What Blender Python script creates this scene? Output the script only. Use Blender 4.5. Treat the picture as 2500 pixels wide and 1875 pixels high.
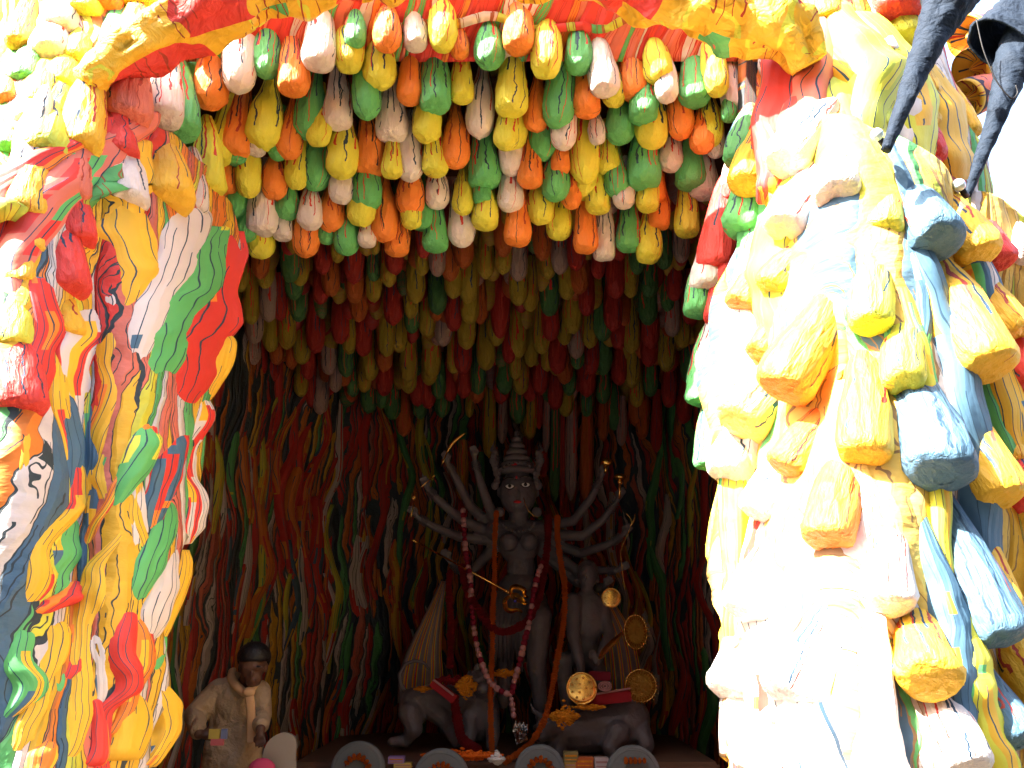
import bpy, bmesh, math, random, bisect
from mathutils import Vector, Matrix, noise
random.seed(7)
R = math.radians
for o in list(bpy.data.objects): bpy.data.objects.remove(o)
sc = bpy.context.scene
COL = sc.collection

# ---------------------------------------------------------------- camera, world, sun, exposure
PITCH = R(16.0); FPX = 2165.0; CAM = Vector((0, 0, 1.6))
cd = bpy.data.cameras.new('camera'); cam = bpy.data.objects.new('camera', cd); COL.objects.link(cam)
cam.location = CAM; cam.rotation_euler = (R(90) + PITCH, 0, 0)
cd.sensor_width = 36; cd.lens = FPX / 2500 * 36; cd.clip_end = 3000; cd.clip_start = 0.05
sc.camera = cam
S = Vector((-0.58, -0.35, 0.76)).normalized()          # towards the sun
elev = math.asin(S.z); azim = math.atan2(S.x, S.y)
w = bpy.data.worlds.new('World'); sc.world = w; w.use_nodes = True
wn = w.node_tree.nodes; wl = w.node_tree.links
sky = wn.new('ShaderNodeTexSky'); sky.sky_type = 'NISHITA'; sky.sun_disc = False
sky.sun_elevation = elev; sky.sun_rotation = azim; sky.dust_density = 4.0; sky.air_density = 1.0; sky.ozone_density = 1.0
wn['Background'].inputs['Strength'].default_value = 0.14
wl.new(sky.outputs[0], wn['Background'].inputs[0])
sd = bpy.data.lights.new('sun', 'SUN'); sd.energy = 5.0; sd.angle = R(0.5); sd.color = (1, 0.95, 0.86)
sun = bpy.data.objects.new('sun', sd); COL.objects.link(sun)
sun.rotation_euler = (-S).to_track_quat('-Z', 'Y').to_euler(); sun.location = (-8, -6, 12)
sc.view_settings.view_transform = 'Standard'; sc.view_settings.look = 'None'
sc.view_settings.exposure = 3.0; sc.view_settings.gamma = 1.0
sc.cycles.max_bounces = 6; sc.cycles.diffuse_bounces = 3

# ---------------------------------------------------------------- helpers
cp, sp = math.cos(PITCH), math.sin(PITCH)
def at(px, py, Y):
    dx = (px - 1250) / FPX; dy = (937.5 - py) / FPX
    d = Vector((dx, cp - dy * sp, sp + dy * cp))
    return CAM + d * (Y / d.y)
def msize(px, py, Y):
    dy = (937.5 - py) / FPX
    return Y / (cp - dy * sp) / FPX                       # metres per photo pixel
def nz(p, s=1.0, seed=0.0):
    return noise.noise(Vector((p[0] * s + seed, p[1] * s - seed * 1.7, p[2] * s + seed * 0.6)))
def meta(o, label=None, cat=None, group=None, kind=None):
    if label: o['label'] = label
    if cat: o['category'] = cat
    if group: o['group'] = group
    if kind: o['kind'] = kind
    return o
def empty(name, loc, label, cat, group=None):
    o = bpy.data.objects.new(name, None); COL.objects.link(o); o.location = loc
    o.empty_display_size = 0.1
    return meta(o, label, cat, group)
def link(name, me, mat=None, parent=None, kind=None):
    if mat is not None and not me.materials: me.materials.append(mat)
    o = bpy.data.objects.new(name, me); COL.objects.link(o)
    if parent is not None:
        o.parent = parent
        o.matrix_parent_inverse = (wmat(parent)).inverted()
    if kind: o['kind'] = kind
    return o
def wmat(o):
    m = Matrix.LocRotScale(o.location, o.rotation_euler if o.rotation_mode != 'QUATERNION' else o.rotation_quaternion, o.scale)
    if o.parent: m = wmat(o.parent) @ o.matrix_parent_inverse @ m
    return m
def mesh(name, V, F, uv=None, smooth=True):
    me = bpy.data.meshes.new(name); me.from_pydata([tuple(v) for v in V], [], F)
    if smooth: me.polygons.foreach_set('use_smooth', [True] * len(me.polygons))
    if uv:
        l = me.uv_layers.new(name='UVMap')
        for p in me.polygons:
            us = [uv[p.vertices[k]][0] for k in range(p.loop_total)]
            for k, li in enumerate(p.loop_indices):
                l.data[li].uv = uv[p.vertices[k]]
    me.update(); return me
def bm_mesh(name, bm, smooth=False):
    me = bpy.data.meshes.new(name); bm.normal_update(); bm.to_mesh(me); bm.free()
    if smooth: me.polygons.foreach_set('use_smooth', [True] * len(me.polygons))
    return me
def box(bm, c, s, rot=None, bev=0.0):
    m = Matrix.Translation(c) @ (rot.to_4x4() if rot else Matrix.Identity(4)) @ Matrix.Diagonal((s[0], s[1], s[2], 1))
    r = bmesh.ops.create_cube(bm, size=1, matrix=m)
    if bev:
        es = list({e for v in r['verts'] for e in v.link_edges})
        bmesh.ops.bevel(bm, geom=es, offset=bev, segments=2, affect='EDGES')
def ball(bm, c, r, sc3=(1, 1, 1), rot=None, seg=12, rings=8):
    c = Vector(c); new = []
    def pt(x, y, z):
        v = Vector((x * r * sc3[0], y * r * sc3[1], z * r * sc3[2]))
        if rot: v.rotate(rot)
        q = bm.verts.new(c + v); new.append(q); return q
    top = pt(0, 0, 1); bot = pt(0, 0, -1); L = []
    for j in range(1, rings):
        ph = math.pi * j / rings; z = math.cos(ph); s_ = math.sin(ph)
        L.append([pt(s_ * math.cos(6.283185 * k / seg), s_ * math.sin(6.283185 * k / seg), z) for k in range(seg)])
    for k in range(seg):
        k2 = (k + 1) % seg
        bm.faces.new((top, L[0][k], L[0][k2])); bm.faces.new((bot, L[-1][k2], L[-1][k]))
        for j in range(len(L) - 1): bm.faces.new((L[j][k], L[j + 1][k], L[j + 1][k2], L[j][k2]))
    return new
def tube(bm, pts, rad, seg=10, flat=1.0):
    """closed tapered tube through pts"""
    pts = [Vector(p) for p in pts]; n = len(pts); rings = []
    prev = None
    for i, p in enumerate(pts):
        t = (pts[min(i + 1, n - 1)] - pts[max(i - 1, 0)]).normalized()
        if prev is None:
            a = t.cross(Vector((0, 1, 0.1)));
            if a.length < 1e-3: a = t.cross(Vector((1, 0, 0)))
            a.normalize()
        else: a = (prev - t * prev.dot(t)).normalized()
        prev = a; b = t.cross(a)
        r = rad[i] if isinstance(rad, (list, tuple)) else rad
        rings.append([bm.verts.new(p + (a * math.cos(6.28318 * k / seg) + b * math.sin(6.28318 * k / seg) * flat) * r) for k in range(seg)])
    for i in range(n - 1):
        for k in range(seg):
            bm.faces.new((rings[i][k], rings[i][(k + 1) % seg], rings[i + 1][(k + 1) % seg], rings[i + 1][k]))
    bm.faces.new(rings[0][::-1]); bm.faces.new(rings[-1])
def limb(bm, pts, rad, seg=12):
    tube(bm, pts, rad, seg)
    for p, r in zip(pts, rad): ball(bm, p, r * 0.99, seg=seg, rings=8)
def catmull(P, n):
    out = []; m = len(P)
    for i in range(m - 1):
        p0, p1, p2, p3 = P[max(i - 1, 0)], P[i], P[i + 1], P[min(i + 2, m - 1)]
        for k in range(n):
            t = k / n
            out.append(tuple(0.5 * (2 * b + (c - a) * t + (2 * a - 5 * b + 4 * c - d) * t * t + (-a + 3 * b - 3 * c + d) * t ** 3) for a, b, c, d in zip(p0, p1, p2, p3)))
    out.append(tuple(P[-1])); return out
def remeshed(name, bm, voxel, smooth_it=4):
    me = bm_mesh('tmp', bm); o = bpy.data.objects.new('tmp', me); COL.objects.link(o)
    m = o.modifiers.new('r', 'REMESH'); m.mode = 'VOXEL'; m.voxel_size = voxel; m.use_smooth_shade = True
    s = o.modifiers.new('s', 'SMOOTH'); s.factor = 0.5; s.iterations = smooth_it
    dg = bpy.context.evaluated_depsgraph_get()
    me2 = bpy.data.meshes.new_from_object(o.evaluated_get(dg)); me2.name = name
    bpy.data.objects.remove(o); bpy.data.meshes.remove(me)
    me2.polygons.foreach_set('use_smooth', [True] * len(me2.polygons))
    return me2

# ---------------------------------------------------------------- materials
def nodes_of(m): return m.node_tree.nodes, m.node_tree.links
class G:
    """small node graph builder"""
    def __init__(s, name, rough=0.6, spec=0.35):
        s.m = bpy.data.materials.new(name); s.m.use_nodes = True
        s.n, s.l = nodes_of(s.m); s.b = s.n['Principled BSDF']
        s.b.inputs['Roughness'].default_value = rough; s.b.inputs['Specular IOR Level'].default_value = spec
    def put(s, sock, v):
        if hasattr(v, 'is_linked') or isinstance(v, bpy.types.NodeSocket): s.l.new(v, sock)
        elif isinstance(v, (tuple, list)): sock.default_value = tuple(v) + ((1,) if len(v) == 3 and len(sock.default_value) == 4 else ())
        else: sock.default_value = v
    def math(s, op, a, b=0.0, c=None):
        n = s.n.new('ShaderNodeMath'); n.operation = op; s.put(n.inputs[0], a); s.put(n.inputs[1], b)
        if c is not None: s.put(n.inputs[2], c)
        return n.outputs[0]
    def vmath(s, op, a, b):
        n = s.n.new('ShaderNodeVectorMath'); n.operation = op; s.put(n.inputs[0], a); s.put(n.inputs[1], b); return n.outputs[0]
    def comb(s, x, y, z=0.0):
        n = s.n.new('ShaderNodeCombineXYZ'); s.put(n.inputs[0], x); s.put(n.inputs[1], y); s.put(n.inputs[2], z); return n.outputs[0]
    def noise(s, vec, scale, detail=2.0, dist=0.0):
        n = s.n.new('ShaderNodeTexNoise'); s.put(n.inputs['Vector'], vec); n.inputs['Scale'].default_value = scale
        n.inputs['Detail'].default_value = detail; n.inputs['Distortion'].default_value = dist; return n.outputs[0]
    def white(s, v):
        n = s.n.new('ShaderNodeTexWhiteNoise'); n.noise_dimensions = '1D'; s.put(n.inputs['W'], v); return n.outputs[0]
    def mix(s, f, a, b):
        n = s.n.new('ShaderNodeMix'); n.data_type = 'RGBA'; s.put(n.inputs[0], f); s.put(n.inputs[6], a); s.put(n.inputs[7], b); return n.outputs[2]
    def ramp(s, f, stops, const=False):
        n = s.n.new('ShaderNodeValToRGB'); s.put(n.inputs[0], f); e = n.color_ramp.elements
        n.color_ramp.interpolation = 'CONSTANT' if const else 'LINEAR'
        while len(e) < len(stops): e.new(0.5)
        for k, (p, c) in enumerate(stops): e[k].position = p; e[k].color = tuple(c) + (1,)
        return n.outputs[0]
    def sep(s, v):
        n = s.n.new('ShaderNodeSeparateXYZ'); s.put(n.inputs[0], v); return n.outputs
    def coord(s, k): return s.n.new('ShaderNodeTexCoord').outputs[k]
    def rnd(s): return s.n.new('ShaderNodeObjectInfo').outputs['Random']
    def bump(s, h, strength, dist=0.01):
        n = s.n.new('ShaderNodeBump'); s.put(n.inputs['Height'], h); n.inputs['Strength'].default_value = strength; n.inputs['Distance'].default_value = dist
        s.l.new(n.outputs[0], s.b.inputs['Normal'])
    def color(s, c): s.put(s.b.inputs['Base Color'], c)

C = dict(W=(0.80, 0.69, 0.63), O=(0.93, 0.26, 0.035), Y=(0.80, 0.74, 0.060), G=(0.13, 0.50, 0.15), R=(0.80, 0.055, 0.040),
         Q=(0.93, 0.52, 0.035), B=(0.075, 0.16, 0.24), S=(0.80, 0.20, 0.13), L=(0.62, 0.68, 0.07), P=(0.93, 0.62, 0.13))
CB = C
NAVY = (0.025, 0.06, 0.10); INK = (0.03, 0.05, 0.06); RED = (0.60, 0.035, 0.02)

def pod_material(key, dim=1.0):
    g = G(('pod_paint_' if dim == 1 else 'shade_dimmed_pod_paint_') + key, 0.55); rnd = g.rnd()
    uv = g.sep(g.coord('UV')); ob = g.coord('Object')
    off = g.comb(g.math('MULTIPLY', rnd, 31.0), g.math('MULTIPLY', rnd, 17.0), 0)
    p = g.vmath('ADD', ob, off)
    wob = g.noise(g.vmath('MULTIPLY', p, (0.5, 0.5, 3.2)), 1.6, 3)
    # two families of dribbled lines running down the pod and meeting at its tip
    def lines(N, seed, thr, wdt, vlo):
        uu = g.math('ADD', g.math('MULTIPLY', uv[0], N), g.math('MULTIPLY', wob, 1.2))
        cell = g.math('FLOOR', uu); fr = g.math('ABSOLUTE', g.math('SUBTRACT', g.math('FRACT', uu), 0.5))
        r = g.white(g.math('ADD', cell, g.math('MULTIPLY', rnd, seed)))
        r2 = g.white(g.math('ADD', cell, g.math('MULTIPLY', rnd, seed * 1.7)))
        on = g.math('GREATER_THAN', r, thr)
        thin = g.math('LESS_THAN', fr, g.math('MULTIPLY', wdt, g.math('ADD', 0.55, r2)))
        lo = g.math('GREATER_THAN', uv[1], g.math('MULTIPLY', r2, vlo))
        return g.math('MULTIPLY', g.math('MULTIPLY', on, thin), lo), r2
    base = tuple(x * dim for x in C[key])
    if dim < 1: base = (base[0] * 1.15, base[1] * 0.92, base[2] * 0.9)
    mott = g.noise(p, 3.5, 4)
    c = g.mix(g.math('MULTIPLY', mott, 0.45), base, tuple(min(1, x * 0.62 + 0.02) for x in base))
    grain = g.noise(p, 14.0, 5)
    c = g.mix(g.math('MULTIPLY', g.math('GREATER_THAN', grain, 0.64), 0.25), c, tuple(min(1, x * 1.15 + 0.05) for x in base))
    l1, r1 = lines(9, 91.0, 0.30, 0.085, 0.4)
    l2, r2 = lines(15, 47.0, 0.52, 0.10, 0.5)
    dark = (0.02, 0.05, 0.09) if key != 'O' else (0.05, 0.03, 0.035)
    red = (0.62, 0.04, 0.03) if key in 'WGY' else (0.45, 0.05, 0.03)
    c = g.mix(l1, c, g.mix(g.math('GREATER_THAN', r1, 0.5), dark, red))
    c = g.mix(l2, c, g.mix(g.math('GREATER_THAN', r2, 0.45), red, dark))
    g.color(c)
    v = g.n.new('ShaderNodeTexVoronoi'); g.put(v.inputs['Vector'], g.vmath('MULTIPLY', p, (1, 1, 2.0))); v.inputs['Scale'].default_value = 2.6; v.feature = 'F1'
    h = g.math('ADD', g.math('MULTIPLY', v.outputs['Distance'], 1.0), g.math('MULTIPLY', g.noise(p, 7, 4, 0.6), 0.9))
    g.bump(h, 0.55, 0.03)
    return g.m
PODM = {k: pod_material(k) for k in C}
PODD = {k: pod_material(k, 0.36) for k in C}  # darkened copies of the pod colours; the ceiling's shade is put into the paint

def strand_material(key, second, third, amount=0.5, lines_n=7, ink=NAVY, dim=1.0):
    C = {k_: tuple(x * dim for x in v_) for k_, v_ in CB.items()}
    g = G('strand_paint_' + key + second, 0.6); rnd = g.rnd()
    uv = g.sep(g.coord('UV')); ob = g.coord('Object')
    sh = g.math('MULTIPLY', rnd, 53.0)
    q = g.comb(uv[0], g.math('MULTIPLY', uv[1], 1.6), sh)
    wob = g.noise(q, 1.2, 2)
    uu = g.math('ADD', g.math('MULTIPLY', uv[0], lines_n), g.math('MULTIPLY', wob, 3.0))
    cell = g.math('FLOOR', uu); fr = g.math('ABSOLUTE', g.math('SUBTRACT', g.math('FRACT', uu), 0.5))
    r = g.white(g.math('ADD', cell, sh))
    seg = g.noise(g.comb(cell, g.math('MULTIPLY', uv[1], 1.6), sh), 1.0, 2)
    base = C[key]
    mott = g.noise(g.vmath('MULTIPLY', q, (2, 2, 1)), 3, 4)
    c = g.mix(g.math('MULTIPLY', mott, 0.4), base, tuple(x * 0.65 for x in base))
    # whole lanes of another colour
    lane = g.math('GREATER_THAN', g.noise(g.comb(cell, g.math('MULTIPLY', uv[1], 1.1), g.math('ADD', sh, 9.0)), 1.0, 2), 0.63 - 0.1 * amount)
    c = g.mix(lane, c, C[second])
    lane2 = g.math('GREATER_THAN', g.noise(g.comb(g.math('MULTIPLY', cell, 1.3), g.math('MULTIPLY', uv[1], 1.4), g.math('ADD', sh, 29.0)), 1.0, 2), 0.68 - 0.1 * amount)
    c = g.mix(lane2, c, C[third])
    ln = g.math('MULTIPLY', g.math('LESS_THAN', fr, g.math('MULTIPLY', seg, 0.14 if dim < 1 else 0.10)), g.math('GREATER_THAN', seg, 0.45))
    c = g.mix(ln, c, ink)
    g.color(c)
    h = g.math('ADD', g.math('MULTIPLY', fr, 0.5), g.math('MULTIPLY', g.noise(g.vmath('MULTIPLY', ob, (1, 1, 0.6)), 9, 5, 0.5), 1.0))
    g.bump(h, 0.45, 0.02)
    return g.m
def streak_material(name, cols, freq=9.0, ink=0.5, warp=0.5, vf=0.55, dark=INK, rough=0.65, vs=0.75, dim=1.0):
    """hanging ribbons of paint: warped one-dimensional cells, each its own colour, with ink between them"""
    g = G(name, rough); uv = g.sep(g.coord('UV'))
    n1 = g.noise(g.comb(g.math('MULTIPLY', uv[0], 0.8), g.math('MULTIPLY', uv[1], vf), 0), 1.6, 3)
    n2 = g.noise(g.comb(g.math('MULTIPLY', uv[0], 3.5), g.math('MULTIPLY', uv[1], 2.6), 4), 1.6, 3)
    uu = g.math('ADD', uv[0], g.math('ADD', g.math('MULTIPLY', n1, warp), g.math('MULTIPLY', n2, 0.10)))
    uu = g.math('MULTIPLY', uu, freq)
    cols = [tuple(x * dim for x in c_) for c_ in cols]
    cv = g.comb(uu, g.math('MULTIPLY', uv[1], vs), 0)
    v = g.n.new('ShaderNodeTexVoronoi'); v.voronoi_dimensions = '2D'; v.feature = 'F1'; g.put(v.inputs['Vector'], cv); v.inputs['Scale'].default_value = 1
    ve = g.n.new('ShaderNodeTexVoronoi'); ve.voronoi_dimensions = '2D'; ve.feature = 'DISTANCE_TO_EDGE'; g.put(ve.inputs['Vector'], cv); ve.inputs['Scale'].default_value = 1
    sx = g.n.new('ShaderNodeSeparateColor'); g.put(sx.inputs[0], v.outputs['Color'])
    c = g.ramp(sx.outputs[0], [(k / len(cols), x) for k, x in enumerate(cols)], True)
    fine = g.math('MULTIPLY', uu, 3.1)
    ff = g.math('ABSOLUTE', g.math('SUBTRACT', g.math('FRACT', g.math('ADD', fine, g.math('MULTIPLY', n2, 2))), 0.5))
    pres = g.noise(g.comb(g.math('FLOOR', fine), g.math('MULTIPLY', uv[1], 1.5), 3), 1.0, 2)
    c = g.mix(g.math('MULTIPLY', g.math('LESS_THAN', ff, 0.09), g.math('GREATER_THAN', pres, 0.5)), c, dark)
    c = g.mix(g.math('LESS_THAN', ve.outputs['Distance'], g.math('MULTIPLY', g.math('SUBTRACT', pres, 0.25), ink * 0.5)), c, dark)
    mott = g.noise(g.comb(uv[0], uv[1], 0), 11, 4)
    c = g.mix(g.math('MULTIPLY', mott, 0.35), c, (0.05, 0.035, 0.03))
    g.color(c)
    g.bump(g.math('ADD', g.math('MULTIPLY', ve.outputs['Distance'], 1.2), g.math('MULTIPLY', mott, 0.5)), 0.8, 0.05)
    return g.m
def plain(name, col, rough=0.6, spec=0.35, metal=0.0, var=0.35, scale=8.0, bump=0.3, dist=0.01):
    g = G(name, rough, spec); g.b.inputs['Metallic'].default_value = metal
    ob = g.coord('Object'); n = g.noise(ob, scale, 5, 0.3)
    g.color(g.mix(g.math('MULTIPLY', n, var), col, tuple(x * 0.5 for x in col)))
    g.bump(n, bump, dist); return g.m
SM = {}
for k, a, b in [('W', 'W', 'B'), ('W', 'R', 'Q'), ('Y', 'Q', 'G'), ('Q', 'Q', 'O'), ('Q', 'R', 'B'), ('G', 'G', 'Y'), ('G', 'Q', 'B'), ('R', 'R', 'O'), ('R', 'O', 'B'), ('O', 'Q', 'R'), ('B', 'B', 'Q'), ('B', 'W', 'G'), ('S', 'R', 'G'), ('L', 'Y', 'Q')]:
    SM[k + a] = strand_material(k, a, b, 0.15 if k == a else 0.6, 6)
SK = list(SM)
SD = {}  # same strand colours darkened, so the inner hall's shade sits in the paint
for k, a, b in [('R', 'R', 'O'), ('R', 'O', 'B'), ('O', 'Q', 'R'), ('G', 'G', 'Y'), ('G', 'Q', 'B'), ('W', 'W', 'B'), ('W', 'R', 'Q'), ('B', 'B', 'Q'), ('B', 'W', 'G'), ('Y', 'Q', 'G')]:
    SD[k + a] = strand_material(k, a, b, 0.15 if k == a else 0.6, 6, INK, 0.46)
wallcols = [C['R'], C['O'], NAVY, C['G'], C['S'], C['R'], C['Q'], INK, C['O'], C['W'], C['R'], C['O']]
flankcols = [C['Q'], C['R'], C['B'], C['W'], C['G'], C['Q'], C['O'], C['S'], C['Q'], C['O'], C['Y'], C['W'], C['Q']]
paleCols = [C['Q'], C['Y'], C['W'], C['Q'], C['L'], C['S'], C['B'], C['W'], C['Y'], C['G'], C['Q'], C['R']]
M_inner = streak_material('inner_wall_paint', wallcols, 15.0, 0.7, vs=1.0, dim=0.5)  # palette darkened to carry the shade of the hall in the wall colour
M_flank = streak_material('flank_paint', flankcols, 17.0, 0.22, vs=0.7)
M_right = streak_material('sunlit_pillar_paint', [C['P'], C['W'], C['Q'], C['B'], C['L'], C['P'], C['W'], C['P'], C['Q'], C['P'], C['G'], C['Y']], 12.0, 0.12, vs=0.8, dark=(.35, .2, .08))  # pale palette and brown ink put the sun's glare into the colour
M_roof = streak_material('roof_paint', [C['Y'], C['Q'], C['W'], C['L'], C['S'], C['Y'], C['O'], C['W'], C['Q'], C['L'], C['G'], C['R']], 9.0, 0.15, vs=1.0, dark=(.4, .12, .04))
M_fringe = streak_material('fringe_backing_paint', [C['R'], C['S'], C['W'], C['R'], C['O'], C['W'], C['R'], C['G'], C['S']], 14.0, 0.2, 0.25, 0.3, RED)
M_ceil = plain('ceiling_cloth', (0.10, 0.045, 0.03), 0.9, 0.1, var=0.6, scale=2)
M_clay = plain('grey_clay', (0.15, 0.135, 0.15), 0.5, 0.45, var=0.6, scale=14, bump=0.8, dist=0.02)
M_claydark = plain('dark_clay', (0.17, 0.15, 0.16), 0.6, 0.3)
M_gold = plain('gilded_metal', (0.95, 0.58, 0.16), 0.22, 0.5, metal=1.0, var=0.15, bump=0.15)
M_filigree = plain('gilded_filigree', (0.62, 0.36, 0.08), 0.42, 0.5, metal=1.0, var=0.9, scale=40, bump=1.0, dist=0.03)
M_mari = plain('marigold_petals', (0.85, 0.16, 0.012), 0.7, 0.2, var=0.5, scale=30, bump=1.0, dist=0.02)
M_mariy = plain('yellow_marigold_petals', (0.80, 0.30, 0.02), 0.7, 0.2, var=0.6, scale=30, bump=1.0, dist=0.02)
M_rose = plain('dark_red_petals', (0.30, 0.012, 0.02), 0.7, 0.2, var=0.6, scale=30, bump=1.0, dist=0.02)
M_lotus = plain('pale_lotus_petals', (0.50, 0.24, 0.24), 0.55, 0.3, var=0.5, scale=25)
M_maroon = plain('maroon_cord', (0.20, 0.01, 0.03), 0.7, 0.2)
M_navy = plain('navy_cloth', (0.014, 0.024, 0.042), 0.8, 0.2, var=0.6, scale=7, bump=1.0, dist=0.07)
M_black = plain('black_paint', (0.012, 0.010, 0.010), 0.5, 0.3)
M_white = plain('white_paint', (0.78, 0.76, 0.72), 0.5, 0.4, var=0.1)
M_red = plain('red_paint', (0.62, 0.02, 0.03), 0.5, 0.4)
M_redcloth = plain('red_cloth', (0.38, 0.02, 0.03), 0.8, 0.2, var=0.5, bump=0.8)
M_skin = plain('brown_skin', (0.11, 0.05, 0.03), 0.5, 0.4, var=0.3)
M_hair = plain('black_hair', (0.010, 0.008, 0.008), 0.5, 0.4, scale=60, bump=0.6)
M_kurta = plain('cream_cotton', (0.40, 0.29, 0.18), 0.85, 0.15, var=0.45, scale=6, bump=1.0, dist=0.09)
M_scarf = plain('ochre_scarf', (0.60, 0.36, 0.18), 0.85, 0.15, var=0.4, scale=14, bump=0.7)
M_ground = plain('dusty_concrete', (0.075, 0.065, 0.055), 0.9, 0.2, var=0.5, scale=1.5, bump=0.3, dist=0.02)
M_stage = plain('stage_boards', (0.16, 0.09, 0.06), 0.8, 0.2)
M_stone = plain('grey_stone_plate', (0.18, 0.20, 0.21), 0.6, 0.35, var=0.4, scale=5, bump=0.5)
M_outer = plain('outer_canvas', (0.45, 0.36, 0.24), 0.9, 0.1, scale=3)

# ---------------------------------------------------------------- the setting: ground
bm = bmesh.new(); bmesh.ops.create_grid(bm, x_segments=8, y_segments=8, size=600)
meta(link('ground', bm_mesh('ground', bm), M_ground), 'dusty pale ground in front of and under the pavilion', kind='structure')

M_floor = plain('hall_carpet', (0.05, 0.02, 0.015), 0.9, 0.1)
bm = bmesh.new(); box(bm, (0, 7.6, 0.02), (5.4, 5.6, 0.03)); meta(link('hall_floor', bm_mesh('hall_floor', bm), M_floor), 'dark carpeted floor of the hall inside the cave', kind='structure')
# added row of houses, unseen behind the camera, to shade the hall
M_house = plain('weathered_plaster', (0.16, 0.13, 0.10), 0.9, 0.1, scale=1.0); M_pane = plain('dark_window', (0.03, 0.035, 0.04), 0.2, 0.5)
for i, (x, w_, h_) in enumerate([(-19, 9, 12.5), (-9, 10, 14.0), (2, 11, 13.2), (13, 10, 14), (24, 11, 12.5)]):
    e = empty('shade_house', (x, -7, 0), 'added plastered house behind the camera, shading the hall, %s from the left' % ['first', 'second', 'third', 'fourth', 'fifth'][i], 'house', 'added houses behind the camera')
    bm = bmesh.new(); box(bm, (x, -10, h_ / 2), (w_, 6, h_)); box(bm, (x, -10, h_ + .1), (w_ + .5, 6.5, .2)); link('wall', bm_mesh('wall', bm), M_house, e)
    for fl_ in range(4):
        for k in range(4):
            bm = bmesh.new(); box(bm, (x - w_ * .36 + k * w_ * .24, -6.98, 1.7 + fl_ * 3.1), (1.1, .1, 1.5)); link('window', bm_mesh('window', bm), M_pane, e)
# surfaces: every wall is a function of two parameters giving a point in space
def lerp(a, b, t): return a + (b - a) * t
def interp(tab, x):
    if x <= tab[0][0]: return tab[0][1]
    for (a, u), (b, v) in zip(tab, tab[1:]):
        if x <= b:
            t = (x - a) / (b - a); t = t * t * (3 - 2 * t); return lerp(u, v, t)
    return tab[-1][1]
def S_left(px, py):      # left pillar: turns its face towards the opening
    Y = interp([(-700, 3.05), (0, 3.35), (250, 3.75), (600, 4.75), (760, 5.1)], px) + 0.0002 * (1200 - py)
    Y += 0.05 * math.sin(px * 0.02 + py * 0.004)
    return at(px, py, Y)
def S_right(px, py):     # right pillar: convex, its left half faces the sun
    Y = interp([(1640, 4.9), (1780, 4.35), (2080, 3.45), (2200, 3.42), (2600, 3.85), (3100, 4.3)], px)
    Y += interp([(250, 0.25), (700, 0.12), (1100, 0.0), (1900, -0.25)], py)
    return at(px, py, Y)
def S_roofL(px, py):
    low = interp([(-700, 3.05), (0, 3.35), (250, 3.75), (600, 4.75), (760, 5.1)], px) + 0.02
    t = (py + 330) / 800
    return at(px, py, lerp(max(4.9, low + .2), low + .12, t))
def S_roofR(px, py):
    Y = interp([(1850, 4.25), (2050, 4.1), (2500, 5.0), (2900, 5.6)], px) - 0.0006 * (py - 200)
    return at(px, py, Y)
def Y_front(py, px=1250): return 4.25 + 0.95 * max(-0.2, py / 620) + 0.10 * (1 - ((px - 1250) / 700) ** 2)
def Y_dark(py): return 6.1 + (py - 600) / 400 * 2.9
PLAN = [(-2.0, 4.74), (-2.45, 5.1), (-2.75, 6.0), (-2.75, 7.4), (-2.35, 8.8), (-1.4, 9.9), (0, 10.3), (1.4, 9.9), (2.2, 8.8), (2.45, 7.4), (2.35, 6.0), (2.0, 5.1), (1.38, 4.62)]
PC = catmull(PLAN, 12)
PL = [0.0]
for a, b in zip(PC, PC[1:]): PL.append(PL[-1] + math.hypot(a[0] - b[0], a[1] - b[1]))
def S_inner(s, z):
    s = max(0, min(PL[-1] - 1e-4, s))
    i = max(0, min(len(PL) - 2, bisect.bisect_left(PL, s) - 1))
    t = (s - PL[i]) / (PL[i + 1] - PL[i])
    x = lerp(PC[i][0], PC[i + 1][0], t); y = lerp(PC[i][1], PC[i + 1][1], t)
    return Vector((x, y, z))
def normal_of(Sf, a, b, e):
    da = Sf(a + e, b) - Sf(a - e, b); db = Sf(a, b + e) - Sf(a, b - e)
    n = da.cross(db); n.normalize()
    c = Vector((0, 3.0, 2.2)) if Sf is S_inner else CAM
    if n.dot(c - Sf(a, b)) < 0: n = -n
    return n, da.length / (2 * e), db.length / (2 * e)
def sheet(name, Sf, a0, a1, b0, b1, na, nb, mat, e, amp=0.06, nsc=2.2, parent=None, thick=0.05, edge=None, seed=0):
    V = []; F = []; UV = []
    for j in range(nb + 1):
        for i in range(na + 1):
            b = lerp(b0, b1, j / nb)
            lo, hi = (a0, a1) if edge is None else edge(b)
            a = lerp(lo, hi, i / na)
            P = Sf(a, b); n, ma, mb = normal_of(Sf, a, b, e)
            q = (P[0], P[1], P[2] * 0.45)
            d = amp * (nz(q, nsc, seed) + 0.5 * nz(q, nsc * 2.3, seed + 5))
            V.append(P + n * d); UV.append((a * ma if Sf is S_inner else P.x + P.y * 0.6, P.z))
    for j in range(nb):
        for i in range(na):
            k = j * (na + 1) + i; F.append((k, k + 1, k + na + 2, k + na + 1))
    me = mesh(name, V, F, UV)
    o = link(name, me, mat, parent)
    if thick:
        md = o.modifiers.new('thickness', 'SOLIDIFY'); md.thickness = thick; md.offset = 0
        md.use_rim = True
    return o
FLAT = dict(S_left=0.0021, S_right=0.0019, S_roofR=0.0022)
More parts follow.
